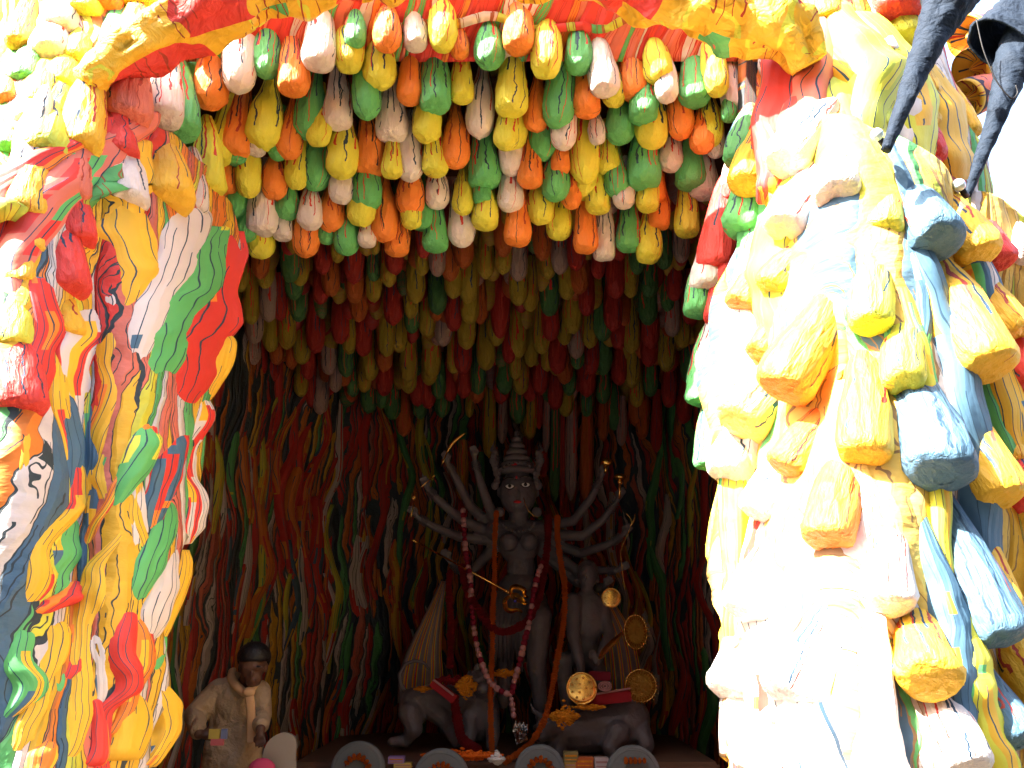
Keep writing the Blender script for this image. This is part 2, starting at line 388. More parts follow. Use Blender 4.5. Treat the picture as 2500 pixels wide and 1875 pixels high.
def strand(name, Sf, pts, mat, parent, e, n=6, seg=8, high=0.5, wob=0.12, lift=0.0, seed=None):
    """raised ribbon lying on surface Sf; pts = (a, b, width) in surface units"""
    seed = random.random() * 99 if seed is None else seed
    P = catmull(pts, n); V = []; F = []; UV = []; run = 0.0; last = None
    for i, (a, b, wd) in enumerate(P):
        n_, ma, mb = normal_of(Sf, a, b, e)
        wd = max(wd, 0.02 * pts[0][2]) * (1 + 0.22 * noise.noise(Vector((i * 0.2, seed, 0))))
        a2 = a + wd * wob * noise.noise(Vector((i * 0.22, seed, 9)))
        c = Sf(a2, b)
        if last is not None: run += (c - last).length
        last = c; t = i / (len(P) - 1); taper = min(1, 6 * t, 5 * (1 - t)) ** 0.5
        hm = wd * min(ma, 1.15 * FLAT.get(Sf.__name__, 9)) * high * (0.25 + 0.75 * taper)
        for k in range(seg + 1):
            th = math.pi * k / seg
            q = Sf(a2 - math.cos(th) * wd * 0.5, b)
            bumpy = 1 + 0.25 * noise.noise(Vector((k * 0.6, i * 0.3, seed)))
            V.append(q + n_ * (hm * math.sin(th) ** 0.7 * bumpy + lift - 0.02 if 0 < k < seg else -0.06)); UV.append((k / seg, run))
    for i in range(len(P) - 1):
        for k in range(seg):
            q = i * (seg + 1) + k; F.append((q, q + 1, q + seg + 2, q + seg + 1))
    m = len(P) - 1
    F.append(tuple(range(seg, -1, -1))); F.append(tuple(m * (seg + 1) + k for k in range(seg + 1)))
    return link(name, mesh(name, V, F, UV), mat, parent)

# ---------------------------------------------------------------- pods: meshes shared between alike pods
def pod_mesh(name, prof, seed, seg=16, rough=0.10):
    V = []; F = []; UV = []
    for j, (t, r) in enumerate(prof):         # t: 0 tip (bottom) .. 1 top ; local z = t-1
        for i in range(seg + 1):
            a = 2 * math.pi * (i % seg) / seg
            d = noise.noise(Vector((math.cos(a) * 1.1, math.sin(a) * 1.1, t * 3 + seed))) * rough * 1.8
            d += noise.noise(Vector((math.cos(a) * 2.6, math.sin(a) * 2.6, t * 6 + seed))) * rough
            rr = r * (1 + d)
            V.append((rr * math.cos(a), rr * math.sin(a), t - 1 + (d * 0.18 if t < 0.2 else 0))); UV.append((i / seg, t))
    n = len(prof)
    for j in range(n - 1):
        for i in range(seg):
            q = j * (seg + 1) + i; F.append((q, q + 1, q + seg + 2, q + seg + 1))
    F.append(tuple(range(seg - 1, -1, -1)))
    me = mesh(name, V, F, UV)
    return me
PEAR = [(0.0, 0.12), (0.015, 0.42), (0.05, 0.72), (0.11, 0.93), (0.20, 1.0), (0.32, 0.97), (0.46, 0.84), (0.6, 0.6), (0.74, 0.42), (0.88, 0.30), (1.0, 0.22)]
BLUNT = [(0.0, 0.18), (0.012, 0.62), (0.035, 0.86), (0.08, 0.98), (0.16, 1.0), (0.3, 0.97), (0.45, 0.88), (0.6, 0.76), (0.75, 0.64), (0.9, 0.54), (1.0, 0.48)]
LONG = [(0.0, 0.10), (0.02, 0.38), (0.06, 0.66), (0.13, 0.88), (0.24, 1.0), (0.4, 1.0), (0.6, 0.92), (0.8, 0.8), (1.0, 0.66)]
BAG = [(0.0, 0.35), (0.008, 0.72), (0.03, 0.93), (0.08, 1.02), (0.18, 1.0), (0.34, 0.96), (0.5, 0.88), (0.66, 0.76), (0.82, 0.6), (0.92, 0.46), (1.0, 0.30)]
BALL = [(0.0, 0.08), (0.03, 0.4), (0.1, 0.68), (0.22, 0.9), (0.4, 1.0), (0.6, 0.95), (0.78, 0.74), (0.9, 0.5), (1.0, 0.25)]
VAR = {}
for nm, pr, cnt, rg in (('pear', PEAR, 4, 0.09), ('blunt', BLUNT, 3, 0.09), ('long', LONG, 3, 0.07), ('bag', BAG, 4, 0.075), ('ball', BALL, 2, 0.08)):
    VAR[nm] = [pod_mesh(nm + '_pod', pr, 3.1 * k + len(nm), rough=rg) for k in range(cnt)]
MESHC = {}
def pod_data(shape, key, k, shade_dimmed=False):
    k %= len(VAR[shape]); q = (shape, key, k, shade_dimmed)
    if q not in MESHC:
        me = VAR[shape][k].copy(); me.name = shape + '_pod'; me.materials.clear(); me.materials.append((PODD if shade_dimmed else PODM)[key]); MESHC[q] = me
    return MESHC[q]
proto = {}
def put_pod(name, B, T, r, shape, key, k, parent=None):
    me = pod_data(shape, key, k, name in ('ceiling_pod', 'hanging_streamer')); q = (name, shape, key, k % len(VAR[shape]))
    if q in proto: o = proto[q].copy(); COL.objects.link(o)
    else:
        o = bpy.data.objects.new(name, me); COL.objects.link(o); proto[q] = o
        for kk in ('label', 'group', 'category'):
            if kk in o: del o[kk]
    d = (T - B); L = d.length
    qd = d.normalized().to_track_quat('Z', 'Y')
    o.rotation_mode = 'QUATERNION'
    from mathutils import Quaternion
    o.rotation_quaternion = qd @ Quaternion((0, 0, 1), random.random() * 6.28)
    o.location = T; o.scale = (r, r, L)
    o.parent = parent
    if parent is not None: o.matrix_parent_inverse = wmat(parent).inverted()
    return o
def tf(ox, oy, s, rows): return [(ox + x * s, oy + y * s, w_ * s, L * s, ln * s, c) for x, y, w_, L, ln, c in rows]
z3 = tf(450, 100, .3617, [
 (160,450,240,420,60,'O'),(360,345,230,420,40,'W'),(550,250,190,350,30,'G'),(735,350,210,400,0,'O'),(905,180,220,400,30,'W'),(1110,205,210,230,0,'Y'),(1150,40,150,250,10,'G'),(1365,65,190,300,10,'O'),(1560,50,160,250,0,'W'),(1745,70,200,300,0,'Y'),(1860,115,130,200,0,'O'),(2060,180,200,380,0,'G'),
 (1315,315,220,330,10,'Y'),(1520,415,170,420,20,'O'),(1690,465,220,420,10,'G'),(1875,405,160,300,0,'Y'),(1990,645,195,520,30,'W'),(2200,490,220,420,20,'Y'),(1040,580,190,400,0,'W'),(1235,525,190,330,-20,'G'),(835,660,220,500,60,'G'),(900,705,180,250,30,'Y'),
 (330,775,210,440,70,'O'),(220,820,190,480,120,'Y'),(530,720,240,440,60,'Y'),(700,790,180,400,40,'O'),(630,805,150,250,20,'G'),(480,765,130,200,40,'W'),(1400,665,210,360,0,'W'),(1635,675,200,300,10,'Y'),(1825,855,200,450,10,'O'),(1055,920,220,420,40,'Y'),(1260,890,225,380,0,'O'),(1525,945,190,400,-10,'W'),(1395,915,140,240,20,'Y'),(1700,900,170,260,-20,'Y'),(2025,985,215,420,-10,'G'),(2170,730,170,300,20,'Y'),
 (130,980,170,250,60,'Y'),(265,1025,180,300,20,'O'),(430,1055,170,330,10,'Y'),(605,1065,180,320,20,'O'),(750,1000,170,300,40,'Y'),(350,835,130,200,30,'G'),(880,1010,210,380,30,'G'),(1055,1095,170,280,30,'W'),(1230,1140,210,350,10,'G'),(1190,1245,190,240,20,'Y'),(995,1285,180,350,0,'O'),(850,1270,170,340,10,'W'),(695,1205,160,260,0,'G'),(345,1205,180,270,0,'G'),(210,1110,140,200,40,'W'),(520,1300,210,360,30,'W'),(665,1340,130,220,10,'W'),(410,1345,130,220,20,'G'),(515,1465,185,270,0,'Y'),(815,1460,185,300,20,'O'),(960,1370,120,190,0,'G'),(1090,1440,170,300,20,'G'),(1230,1385,120,200,30,'W'),(1355,1350,190,480,-10,'O'),(1430,1440,170,340,30,'O'),(1525,1175,190,320,10,'O'),(1705,1130,165,300,0,'W'),(1880,1170,150,360,10,'Y'),(2010,1095,120,200,0,'G'),(2030,1265,175,310,20,'Y'),(1610,1270,150,260,0,'G'),(1540,1265,150,240,-20,'Y'),(1700,1415,170,330,-10,'G'),(1870,1390,190,340,10,'W')])
z4 = tf(1150, 0, .3617, [
 (320,345,200,340,0,'O'),(500,520,220,500,20,'Y'),(725,495,195,420,10,'G'),(910,630,200,420,-60,'W'),(1105,670,175,600,-60,'O'),(1280,560,200,420,-80,'Y'),(1325,690,160,420,-30,'W'),(1510,705,205,400,-20,'G'),(1670,650,180,400,-60,'Y'),(1780,750,160,450,-60,'W'),(1975,805,200,500,-110,'O'),(2030,525,180,190,0,'W'),
 (270,770,210,420,20,'Y'),(435,880,180,400,20,'O'),(580,865,220,400,40,'G'),(785,775,185,320,-20,'O'),(965,715,160,250,0,'Y'),(1155,820,200,320,40,'G'),(285,1010,190,280,0,'Y'),(490,1080,190,260,0,'G'),(620,1010,180,240,20,'W'),(855,970,120,250,-20,'W'),(1005,965,200,300,0,'G'),(1225,995,225,420,-10,'Y'),(1420,940,180,320,-20,'O'),(1610,985,190,400,-10,'Y'),(1560,1030,170,220,0,'O'),(1650,1065,130,200,0,'W'),(1740,820,110,170,0,'G'),
 (275,1185,170,300,-10,'W'),(400,1255,170,250,10,'O'),(605,1165,130,220,0,'O'),(770,1240,210,560,0,'Y'),(930,1165,150,280,-10,'Y'),(775,1345,210,260,0,'Y'),(570,1350,190,280,0,'G'),(985,1325,170,270,-10,'G'),(1165,1265,225,370,10,'G'),(1350,1155,170,320,0,'W'),(1480,1270,200,350,-10,'G'),(1580,1335,190,350,-30,'W'),(1215,1365,185,240,0,'O'),(1030,1405,150,240,10,'W'),(680,1410,150,230,0,'O'),(860,1430,170,260,0,'Y'),(475,1510,190,350,0,'Y'),(265,1425,180,330,0,'W'),(75,1375,120,220,0,'G'),(100,1545,170,300,0,'Y'),(310,1650,180,340,20,'O'),(590,1615,180,320,20,'Y'),(1195,1420,150,220,0,'Y')])
z1 = tf(0, 0, .4069, [(910,715,200,400,60,'W'),(1080,735,190,420,60,'G'),(1120,1080,180,380,20,'G'),(990,980,170,300,60,'W'),(815,530,170,260,70,'Y'),(1180,320,130,200,30,'Q')])
z8f = tf(500, 500, .565, [(1645,205,105,260,-5,'O'),(1725,238,100,260,0,'W'),(1832,198,105,230,0,'G'),(1915,252,120,210,0,'Y'),(1962,102,100,190,0,'O'),(2085,135,105,260,-5,'Y')])
front = z3 + z4 + z1 + z8f
NAMES = dict(W='white', O='orange', Y='lime yellow', G='green', R='red', Q='golden yellow', B='slate blue', S='salmon red', L='pale lime', P='cream')
ORD = ['first', 'second', 'third', 'fourth', 'fifth', 'sixth', 'seventh', 'eighth', 'ninth', 'tenth', 'eleventh', 'twelfth', 'thirteenth', 'fourteenth', 'fifteenth', 'sixteenth', 'seventeenth', 'eighteenth', 'nineteenth', 'twentieth']
def labels_for(rows, ntier, where):
    """row list -> unique label per row: colour, rank from the left, tier from the top"""
    ys = sorted(rows, key=lambda r: r[1]); per = math.ceil(len(ys) / ntier); out = {}
    for t in range(ntier):
        part = ys[t * per:(t + 1) * per]
        for c in set(r[5] for r in part):
            grp = sorted([r for r in part if r[5] == c], key=lambda r: r[0])
            for i, r in enumerate(grp):
                out[id(r)] = '%s %s pod from the left in the %s tier of %s' % (ORD[i] if len(grp) > 1 else 'only', NAMES[c], ORD[t], where)
    return out
fl = labels_for(front, 7, 'the bright front fringe')
for i, r in enumerate(front):
    x, y, wd, L, ln, c = r
    Y = Y_front(y, x) + random.uniform(-.05, .05)
    wd *= 1.04; L = max(L, 2.0 * wd) * 1.12
    B = at(x, y, Y); T = at(x + ln * 1.1, y - L, Y + 0.02)
    shape = 'ball' if (wd > 0.85 * L / 1.12 or (1880 < x < 1890 and y < 200)) else random.choice(['pear', 'pear', 'blunt', 'blunt', 'long'])
    if x > 1870 and y < 195 and c == 'W': shape = 'ball'; T = at(x, y - wd * 1.1, Y)
    o = put_pod('hanging_pod', B, T, wd * 0.5 * msize(x, y, Y), shape, c, i)
    meta(o, fl[id(r)], 'pod', 'painted pods hanging in the bright front fringe')

dk = [(x, y, wd, L, 0, c) for x, y, wd, c, L in [(a[0], a[1], a[2], a[3], (a[4] if len(a) > 4 else a[2] * 2.9)) for a in [
(130,320,70,'Y'),(155,375,70,'Y'),(240,320,75,'O'),(260,360,80,'Y'),(370,335,85,'G'),(410,350,80,'Y'),(385,410,80,'G'),(405,505,75,'G'),(510,300,75,'R'),(575,250,60,'Y'),(545,395,80,'O'),(500,430,70,'R'),(645,340,90,'R'),(650,425,90,'O'),(730,330,60,'G'),(730,420,70,'Y'),(735,215,45,'Y'),(795,355,70,'Y'),(820,300,85,'R'),(945,230,70,'R'),(940,305,60,'Y'),(910,425,80,'Y'),(815,520,85,'R'),(665,505,75,'O'),(890,490,65,'Y'),(895,555,65,'G'),(1005,310,70,'W'),(1060,330,80,'O'),(1120,275,80,'O'),(1075,405,80,'Y'),(1005,475,80,'G'),(1140,425,90,'Y'),(1145,515,80,'Y'),(1075,545,75,'R'),(1190,515,60,'O'),(1215,320,75,'Y'),(1290,300,70,'Y'),(1290,225,80,'O'),(1355,330,80,'W'),(1355,435,80,'Y'),(1275,575,85,'R',400),(1260,610,75,'Y'),(1405,460,70,'Y'),(1460,240,80,'O'),(1485,320,65,'Y'),(1535,300,75,'W'),(1490,480,85,'G'),(1565,410,75,'Y'),(1605,285,80,'R'),(1620,385,80,'O'),(1650,480,70,'R'),(1775,405,90,'R'),(1765,545,80,'R'),(1700,320,60,'R'),(1790,240,70,'R'),(1840,400,70,'Y'),(1920,400,75,'G'),(1915,520,80,'G'),(1925,620,75,'R'),(2030,415,70,'R'),(2060,250,70,'W'),(2095,515,70,'R'),(2065,620,70,'Y'),(2000,460,60,'G'),(1870,300,70,'G'),(1985,280,70,'G'),(2020,570,70,'W'),
(140,525,80,'Y'),(125,620,70,'R'),(200,515,70,'Y'),(275,505,80,'W'),(215,600,75,'W'),(325,500,60,'R'),(285,635,70,'Y'),(355,625,75,'Y'),(210,690,65,'W'),(310,690,65,'O'),(240,740,60,'R'),(290,765,65,'R'),(375,710,50,'O'),(420,690,75,'Y'),(445,755,60,'R'),(480,640,80,'R'),(415,830,60,'Y'),(465,875,70,'R'),(500,905,70,'W'),(535,735,65,'W'),(585,600,75,'R'),(625,645,60,'Y'),(685,655,75,'R'),(610,745,65,'G'),(605,785,55,'O'),(565,810,55,'W'),(640,830,60,'G'),(690,810,60,'Y'),(715,760,75,'Y'),(710,900,70,'G'),(785,655,75,'Y'),(840,640,70,'Y'),(775,720,75,'O'),(880,765,75,'Y'),(880,815,70,'Y'),(775,825,75,'R'),(765,880,60,'G'),(810,930,70,'G'),(860,1000,70,'O'),(960,570,75,'Y'),(980,750,80,'Y'),(1000,500,60,'O'),(1030,610,80,'W'),(1130,625,80,'Y'),(1115,730,75,'R'),(1075,730,60,'Y'),(970,780,70,'Y'),(920,870,70,'R'),(965,880,65,'R'),(1010,840,60,'G'),(930,925,65,'G'),(1025,920,65,'G'),(1060,850,60,'R'),(1120,835,70,'R'),(1175,855,70,'O'),(1180,820,65,'G'),(1215,715,80,'Y'),(1280,860,65,'R'),(1295,820,70,'G'),(1315,685,60,'R'),(1350,665,85,'Y'),(1365,820,70,'Y'),(1345,755,65,'Y'),(1410,700,60,'Y'),(1455,645,70,'Y'),(1495,590,75,'R'),(1450,820,65,'R'),(1405,850,60,'R'),(1525,730,80,'R'),(1480,720,55,'Y'),(1555,775,70,'O'),(1590,555,80,'Y'),(1555,605,65,'Y'),(1605,665,70,'W'),(1665,620,70,'Y'),(1670,735,65,'R'),(1720,590,80,'G'),(1720,735,80,'G'),(1790,625,80,'R'),(1790,780,65,'R'),(1650,830,75,'R'),(1610,710,60,'G'),(1575,825,60,'G'),(1515,885,65,'R'),(1560,915,65,'Y'),(1350,945,70,'G'),(1400,1010,70,'Y'),(1650,915,55,'G'),(1720,860,60,'G'),(1845,640,70,'Y'),(1845,790,75,'Y'),(1920,700,75,'R'),(1995,720,75,'Y'),(2005,875,65,'R'),(1865,875,60,'Y'),(1870,960,75,'O'),(2070,945,70,'R'),(1770,975,60,'G'),(1925,830,60,'G'),(2090,770,70,'G')]]]
dark = tf(500, 500, .565, dk)
dl = labels_for(dark, 8, 'the shaded ceiling cluster')
keep = 300 - len(front)
for i, r in enumerate(dark):
    x, y, wd, L, ln, c = r
    Y = Y_dark(y) + random.uniform(-.08, .08)
    wd *= 1.06; B = at(x, y, Y); T = at(x, y - L * 1.15, Y)
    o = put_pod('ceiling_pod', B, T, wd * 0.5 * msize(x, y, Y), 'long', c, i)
    meta(o, dl[id(r)], 'pod', 'long painted pods hanging from the shaded ceiling')
# the many pods glimpsed only between and behind those: one mass
def pod_mass(name, rows, label):
    V = []; F = []; mi = []; keys = ['Y', 'R', 'O', 'G', 'W']; UVs = []
    for B, T, r, c in rows:
        src = VAR['long'][random.randrange(3)]; q = (T - B).normalized().to_track_quat('Z', 'Y'); L = (T - B).length; b0 = len(V); ra = random.random() * 6.28
        for v in src.vertices:
            p = Vector((v.co.x * r, v.co.y * r, v.co.z * L)); p.rotate(Matrix.Rotation(ra, 3, 'Z')); p.rotate(q); V.append(T + p)
        for p in src.polygons: F.append(tuple(b0 + k for k in p.vertices)); mi.append(keys.index(c))
    me = mesh(name, V, F)
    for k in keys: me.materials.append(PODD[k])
    me.polygons.foreach_set('material_index', mi)
    l = me.uv_layers.new(name='UVMap')
    o = bpy.data.objects.new(name, me); COL.objects.link(o)
    meta(o, label, 'pods', kind='stuff'); return o
rows = []
for k in range(420):
    x = random.uniform(540, 1790); y = random.uniform(520, 1060)
    if y > 1000 + 40 * math.sin(x * .01): continue
    if x < 700 and y > 840 + (x - 540) * 0.6: continue
    Y = Y_dark(y) + random.uniform(.12, .45); wd = random.uniform(34, 44)
    y2 = y - random.uniform(15, 40)
    rows.append((at(x, y2, Y), at(x, y2 - 130, Y), wd * .5 * msize(x, y2, Y), random.choice('YYYRROOGW')))
for k in range(70):
    x = random.uniform(480, 1830); y = random.uniform(150, 560)
    Y = Y_front(y, x) + random.uniform(.2, .4); wd = random.uniform(50, 66); y2 = y - 30
    rows.append((at(x, y2, Y), at(x, y2 - 150, Y), wd * .5 * msize(x, y2, Y), random.choice('YYROOGGW')))
pod_mass('background_pods', rows, 'crowd of half hidden pods glimpsed in the gaps of the fringe and ceiling')

# ---------------------------------------------------------------- pavilion shell
pav = empty('festival_pavilion', (0, 7.5, 0), 'pavilion dressed as a dripping painted cave with a dark hall behind its opening', 'pavilion')
sL = PL[-1]
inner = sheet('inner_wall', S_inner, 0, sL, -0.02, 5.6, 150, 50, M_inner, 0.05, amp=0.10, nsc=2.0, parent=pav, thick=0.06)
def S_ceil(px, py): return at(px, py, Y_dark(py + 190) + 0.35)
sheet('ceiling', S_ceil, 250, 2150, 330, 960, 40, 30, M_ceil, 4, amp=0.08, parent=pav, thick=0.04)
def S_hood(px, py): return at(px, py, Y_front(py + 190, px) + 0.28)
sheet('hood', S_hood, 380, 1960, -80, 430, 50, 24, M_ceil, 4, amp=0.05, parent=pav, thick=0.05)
def S_back(px, py): return at(px, py, Y_front(py + 60, px) + 0.05)
sheet('fringe_backing', S_back, 420, 1960, -60, 150, 110, 14, M_fringe, 3, amp=0.03, nsc=5, parent=pav, thick=0.03, edge=lambda b: (interp([(-60, 560), (130, 400)], b), 1960))
bm = bmesh.new()
box(bm, (-.3, 7.9, 6.02), (6.7, 6.2, 0.12))
box(bm, (-3.6, 7.7, 3.0), (0.12, 6.0, 5.9)); box(bm, (2.98, 8.2, 3.0), (0.12, 5.0, 5.9)); box(bm, (-.3, 11.1, 3.0), (6.5, 0.12, 5.9))
link('outer_shell', bm_mesh('outer_shell', bm), M_outer, pav)
# top slab bridging eave to the roof
def S_top(px, py): return at(px, py, 4.55 + (60 - py) * 0.006)
sheet('roof_front', S_top, -300, 2800, -330, 60, 80, 16, M_roof, 4, amp=0.12, parent=pav, thick=0.05, edge=lambda b: (-300, 2080))
# eave roll: a lumpy painted sausage along the top of the opening
def roll(name, pts, mat, parent, seed=0.0, seg=14, lump=0.25, n=8):
    P = catmull(pts, n); V = []; F = []; UV = []; prev = None; run = 0
    ps = [at(p[0], p[1], p[2]) for p in P]
    for i, p in enumerate(ps):
        t = (ps[min(i + 1, len(ps) - 1)] - ps[max(i - 1, 0)]).normalized()
        a = t.cross(Vector((0, -1, 0.2))).normalized() if prev is None else (prev - t * prev.dot(t)).normalized()
        prev = a; b = t.cross(a); run += 0 if i == 0 else (p - ps[i - 1]).length
        for k in range(seg + 1):
            th = 6.28318 * (k % seg) / seg; dr = a * math.cos(th) + b * math.sin(th)
            r = P[i][3] * (1 + lump * nz(p + dr * .3, 4.0, seed) + lump * .5 * nz(p + dr * .3, 10.0, seed))
            V.append(p + dr * r); UV.append((run, k / seg * .9))
    for i in range(len(ps) - 1):
        for k in range(seg):
            q = i * (seg + 1) + k; F.append((q, q + 1, q + seg + 2, q + seg + 1))
    F.append(tuple(range(seg - 1, -1, -1))); F.append(tuple((len(ps) - 1) * (seg + 1) + k for k in range(seg)))
    return link(name, mesh(name, V, F, UV), mat, parent)
def splash_material():
    g = G('eave_paint', 0.6); uv = g.sep(g.coord('UV')); q = g.comb(uv[0], g.math('MULTIPLY', uv[1], 0.7), 0)
    f = g.noise(g.vmath('MULTIPLY', q, (1, 1.4, 1)), 1.5, 3, 0.4)
    c = g.ramp(f, [(0, C['R']), (0.36, C['R']), (0.42, C['Q']), (0.56, C['Y']), (0.585, C['Q']), (0.66, C['G']), (0.72, C['S'])], True)
    lf = g.math('ABSOLUTE', g.math('SUBTRACT', g.math('FRACT', g.math('ADD', g.math('MULTIPLY', uv[0], 16), g.math('MULTIPLY', g.noise(q, 5, 3), 4))), 0.5))
    on = g.math('GREATER_THAN', g.noise(g.vmath('ADD', q, (7, 3, 0)), 3.2, 2), 0.52)
    c = g.mix(g.math('MULTIPLY', g.math('LESS_THAN', lf, 0.07), on), c, (0.42, 0.04, 0.02))
    g.color(c); g.bump(g.noise(g.coord('Object'), 11, 6, .8), 1.0, .05); return g.m
M_eave = splash_material()
roll('eave_roll', [(200,200,3.85,.08),(330,120,3.9,.12),(480,42,3.95,.15),(650,-35,3.98,.17),(850,-90,4.0,.19),(1100,-115,4.02,.19),(1300,-105,4.02,.19),(1500,-60,4.0,.19),(1680,-5,3.98,.18),(1830,45,3.95,.17),(1930,85,3.95,.14),(1975,160,4.0,.10)], M_eave, pav, 3.0, seg=24, lump=0.5, n=14)

# inner wall strands: parts of the wall
zw = lambda: random.uniform(0.2, 4.6)
cnt = 0
for k in range(290):
    s = random.uniform(0.8, sL - 0.6)
    z1_ = random.uniform(1.2, 4.9); ln = random.uniform(0.9, 2.6); z0_ = max(0.05, z1_ - ln)
    wd = random.uniform(0.045, 0.11); ph = random.random() * 6
    pts = []
    npt = 7
    for i in range(npt):
        t = i / (npt - 1); z = lerp(z1_, z0_, t)
        pts.append((s + 0.08 * math.sin(z * 3.1 + s * 1.7) + 0.05 * math.sin(z * 6.3 + ph) + t * random.uniform(-.04, .04), z, wd * (0.25 + 1.1 * math.sin(math.pi * (0.08 + 0.84 * t)) * random.uniform(.55, 1.15))))
    key = random.choice(['RR', 'RO', 'RR', 'OQ', 'OQ', 'RR', 'GG', 'WR', 'WR', 'BB', 'YQ', 'RO', 'OQ', 'WW'])
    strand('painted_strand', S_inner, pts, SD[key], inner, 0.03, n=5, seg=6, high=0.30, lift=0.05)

# ---------------------------------------------------------------- left pillar
def edgeL(py):
    return -700, interp([(380, 420), (470, 560), (540, 585), (640, 560), (780, 552), (850, 545), (920, 520), (1000, 492), (1100, 478), (1280, 462), (1420, 420), (1590, 368), (1720, 385), (1875, 345), (2400, 300)], py)
lp = empty('drip_pillar', S_left(200, 1900) * 1.0, 'shaded left pillar of wavy red, green, white and yellow paper strands', 'pillar', 'pillars of the cave entrance')
lp.location.z = 0
def ridgeL(a): return interp([(-700, 440), (0, 425), (120, 400), (230, 330), (320, 290), (400, 330), (470, 400), (560, 470), (600, 520)], a)
def S_leftR(a, b): return S_left(a, lerp(ridgeL(a), 3300, max(b, 0) ** 1.3))
sheet('pillar_core', S_leftR, -700, 560, 0, 1, 90, 140, M_flank, 0.004, amp=0.045, parent=lp, thick=0.10, edge=lambda b: (-700, edgeL(lerp(430, 3300, b ** 1.3))[1]))
def zt(ox, oy, s, P): return [(ox + x * s, oy + y * s, w_ * s) for x, y, w_ in P]
LS = [  # (material, points in photo pixels of the crop at 0,600)
 ('RR', [(735,-40,50),(715,40,85),(668,150,95),(650,240,150),(610,310,130),(600,400,110),(560,480,90),(520,580,60),(490,680,40)]),
 ('GG', [(680,-60,70),(640,20,105),(600,130,130),(540,230,115),(500,330,120),(470,420,95),(425,520,25)]),
 ('WW', [(570,-120,100),(560,0,120),(490,160,115),(445,260,110),(420,380,70),(400,500,15)]),
 ('QQ', [(360,-160,150),(380,-40,140),(410,80,130),(405,160,95),(365,260,60),(345,370,70),(362,480,70),(320,620,60),(285,760,45),(240,900,35)]),
 ('WR', [(290,-40,60),(315,130,110),(285,240,120),(225,350,105),(215,460,75),(228,620,40),(240,700,15)]),
 ('QQ', [(690,280,40),(700,350,60),(660,450,40),(640,500,10)]),
 ('WR', [(630,480,30),(615,560,60),(560,700,50),(600,800,60),(590,900,50),(585,950,10)]),
 ('GG', [(440,560,20),(420,640,90),(385,760,80),(360,850,30)]),
 ('OQ', [(450,520,20),(430,620,60),(380,740,40),(340,860,40),(270,1000,30)]),
 ('BB', [(600,540,20),(560,640,30),(530,760,40),(500,900,25),(470,1000,20)]),
 ('RO', [(560,560,40),(500,690,90),(470,800,80),(450,950,30)]),
 ('GG', [(500,780,20),(490,880,70),(440,1000,80),(410,1110,50),(400,1150,10)]),
 ('WW', [(520,950,30),(490,1060,70),(450,1180,80),(430,1290,30)]),
 ('QQ', [(570,970,20),(560,1040,40),(520,1160,40),(490,1260,20)]),
 ('QR', [(160,330,25),(155,480,50),(190,640,50),(210,800,60),(180,860,80),(80,960,70),(70,1100,90),(10,1190,40)]),
 ('BB', [(165,430,20),(190,560,60),(205,720,50),(160,850,40),(70,900,35),(40,1030,40),(0,1160,50)]),
 ('GQ', [(190,830,30),(150,930,110),(140,1040,120),(100,1130,100),(70,1200,40)]),
 ('RO', [(240,1070,40),(180,1130,110),(110,1160,80),(60,1200,30)]),
 ('RO', [(100,100,80),(120,260,90),(90,380,90),(60,480,120),(20,540,130)]),
 ('QR', [(50,560,60),(40,700,70),(20,860,60),(0,1000,50)]),
 ('RO', [(40,600,30),(35,780,70),(10,950,60)]),
 ('GQ', [(40,1210,60),(30,1330,90),(60,1430,100),(10,1520,50)]),
 ('QQ', [(130,1180,60),(140,1280,90),(100,1420,70),(60,1560,80),(40,1650,60)]),
 ('RR', [(250,1280,40),(200,1370,70),(190,1420,40)]),
 ('GG', [(250,1200,30),(170,1330,50),(150,1420,60),(110,1500,30)]),
 ('QQ', [(380,900,30),(330,1020,60),(310,1120,90),(250,1240,70),(230,1400,80),(210,1540,80),(170,1660,70)]),
 ('WW', [(400,1050,20),(340,1180,40),(310,1280,60),(320,1380,50),(280,1500,30)]),
 ('RR', [(380,1150,50),(350,1300,100),(370,1400,80),(330,1480,50),(300,1600,60)]),
 ('OQ', [(410,1180,50),(420,1300,70),(380,1440,50),(340,1560,50)]),
 ('GG', [(500,1230,15),(460,1340,50),(445,1380,15)]),
 ('QQ', [(470,1380,40),(495,1460,60),(510,1560,50),(450,1660,40)]),
 ('WW', [(490,1400,20),(515,1480,30),(500,1560,30),(460,1620,15)]),
 ('QR', [(400,1420,60),(390,1530,110),(360,1640,120)]),
 ('SR', [(460,-420,60),(360,-330,150),(250,-250,180),(130,-120,190),(60,60,150),(40,200,60)]),
 ('RO', [(330,-400,50),(250,-330,130),(120,-250,160),(-20,-130,170),(-100,60,120)]),
 ('QQ', [(430,-330,60),(420,-240,110),(400,-140,120),(380,-20,80)]),
 ('WW', [(340,-330,90),(345,-220,120),(330,-120,110),(310,0,60)]),
 ('OQ', [(130,1560,50),(110,1640,90),(90,1720,80)]),
 ('BB', [(130,1380,30),(125,1500,45),(110,1640,30)]),
 ('BB', [(290,430,20),(290,560,40),(310,680,35),(250,800,40),(230,900,30)]),
 ('YQ', [(270,450,30),(265,560,40),(290,680,30)]),
 ('RR', [(285,1440,40),(300,1540,50),(270,1660,60)]),
 ('QQ', [(420,720,30),(400,860,40),(430,980,40),(400,1080,20)]),
]
for iL, (key, P) in enumerate(LS):
    strand('painted_strand', S_left, zt(0, 600, .768, [(x_, y_, w_ * (1.4 if iL < 5 else 1.2)) for x_, y_, w_ in P]), SM[key], lp, 3, n=7, seg=10, high=0.34 if max(p_[2] for p_ in P) < 120 else 0.15, lift=0.05)
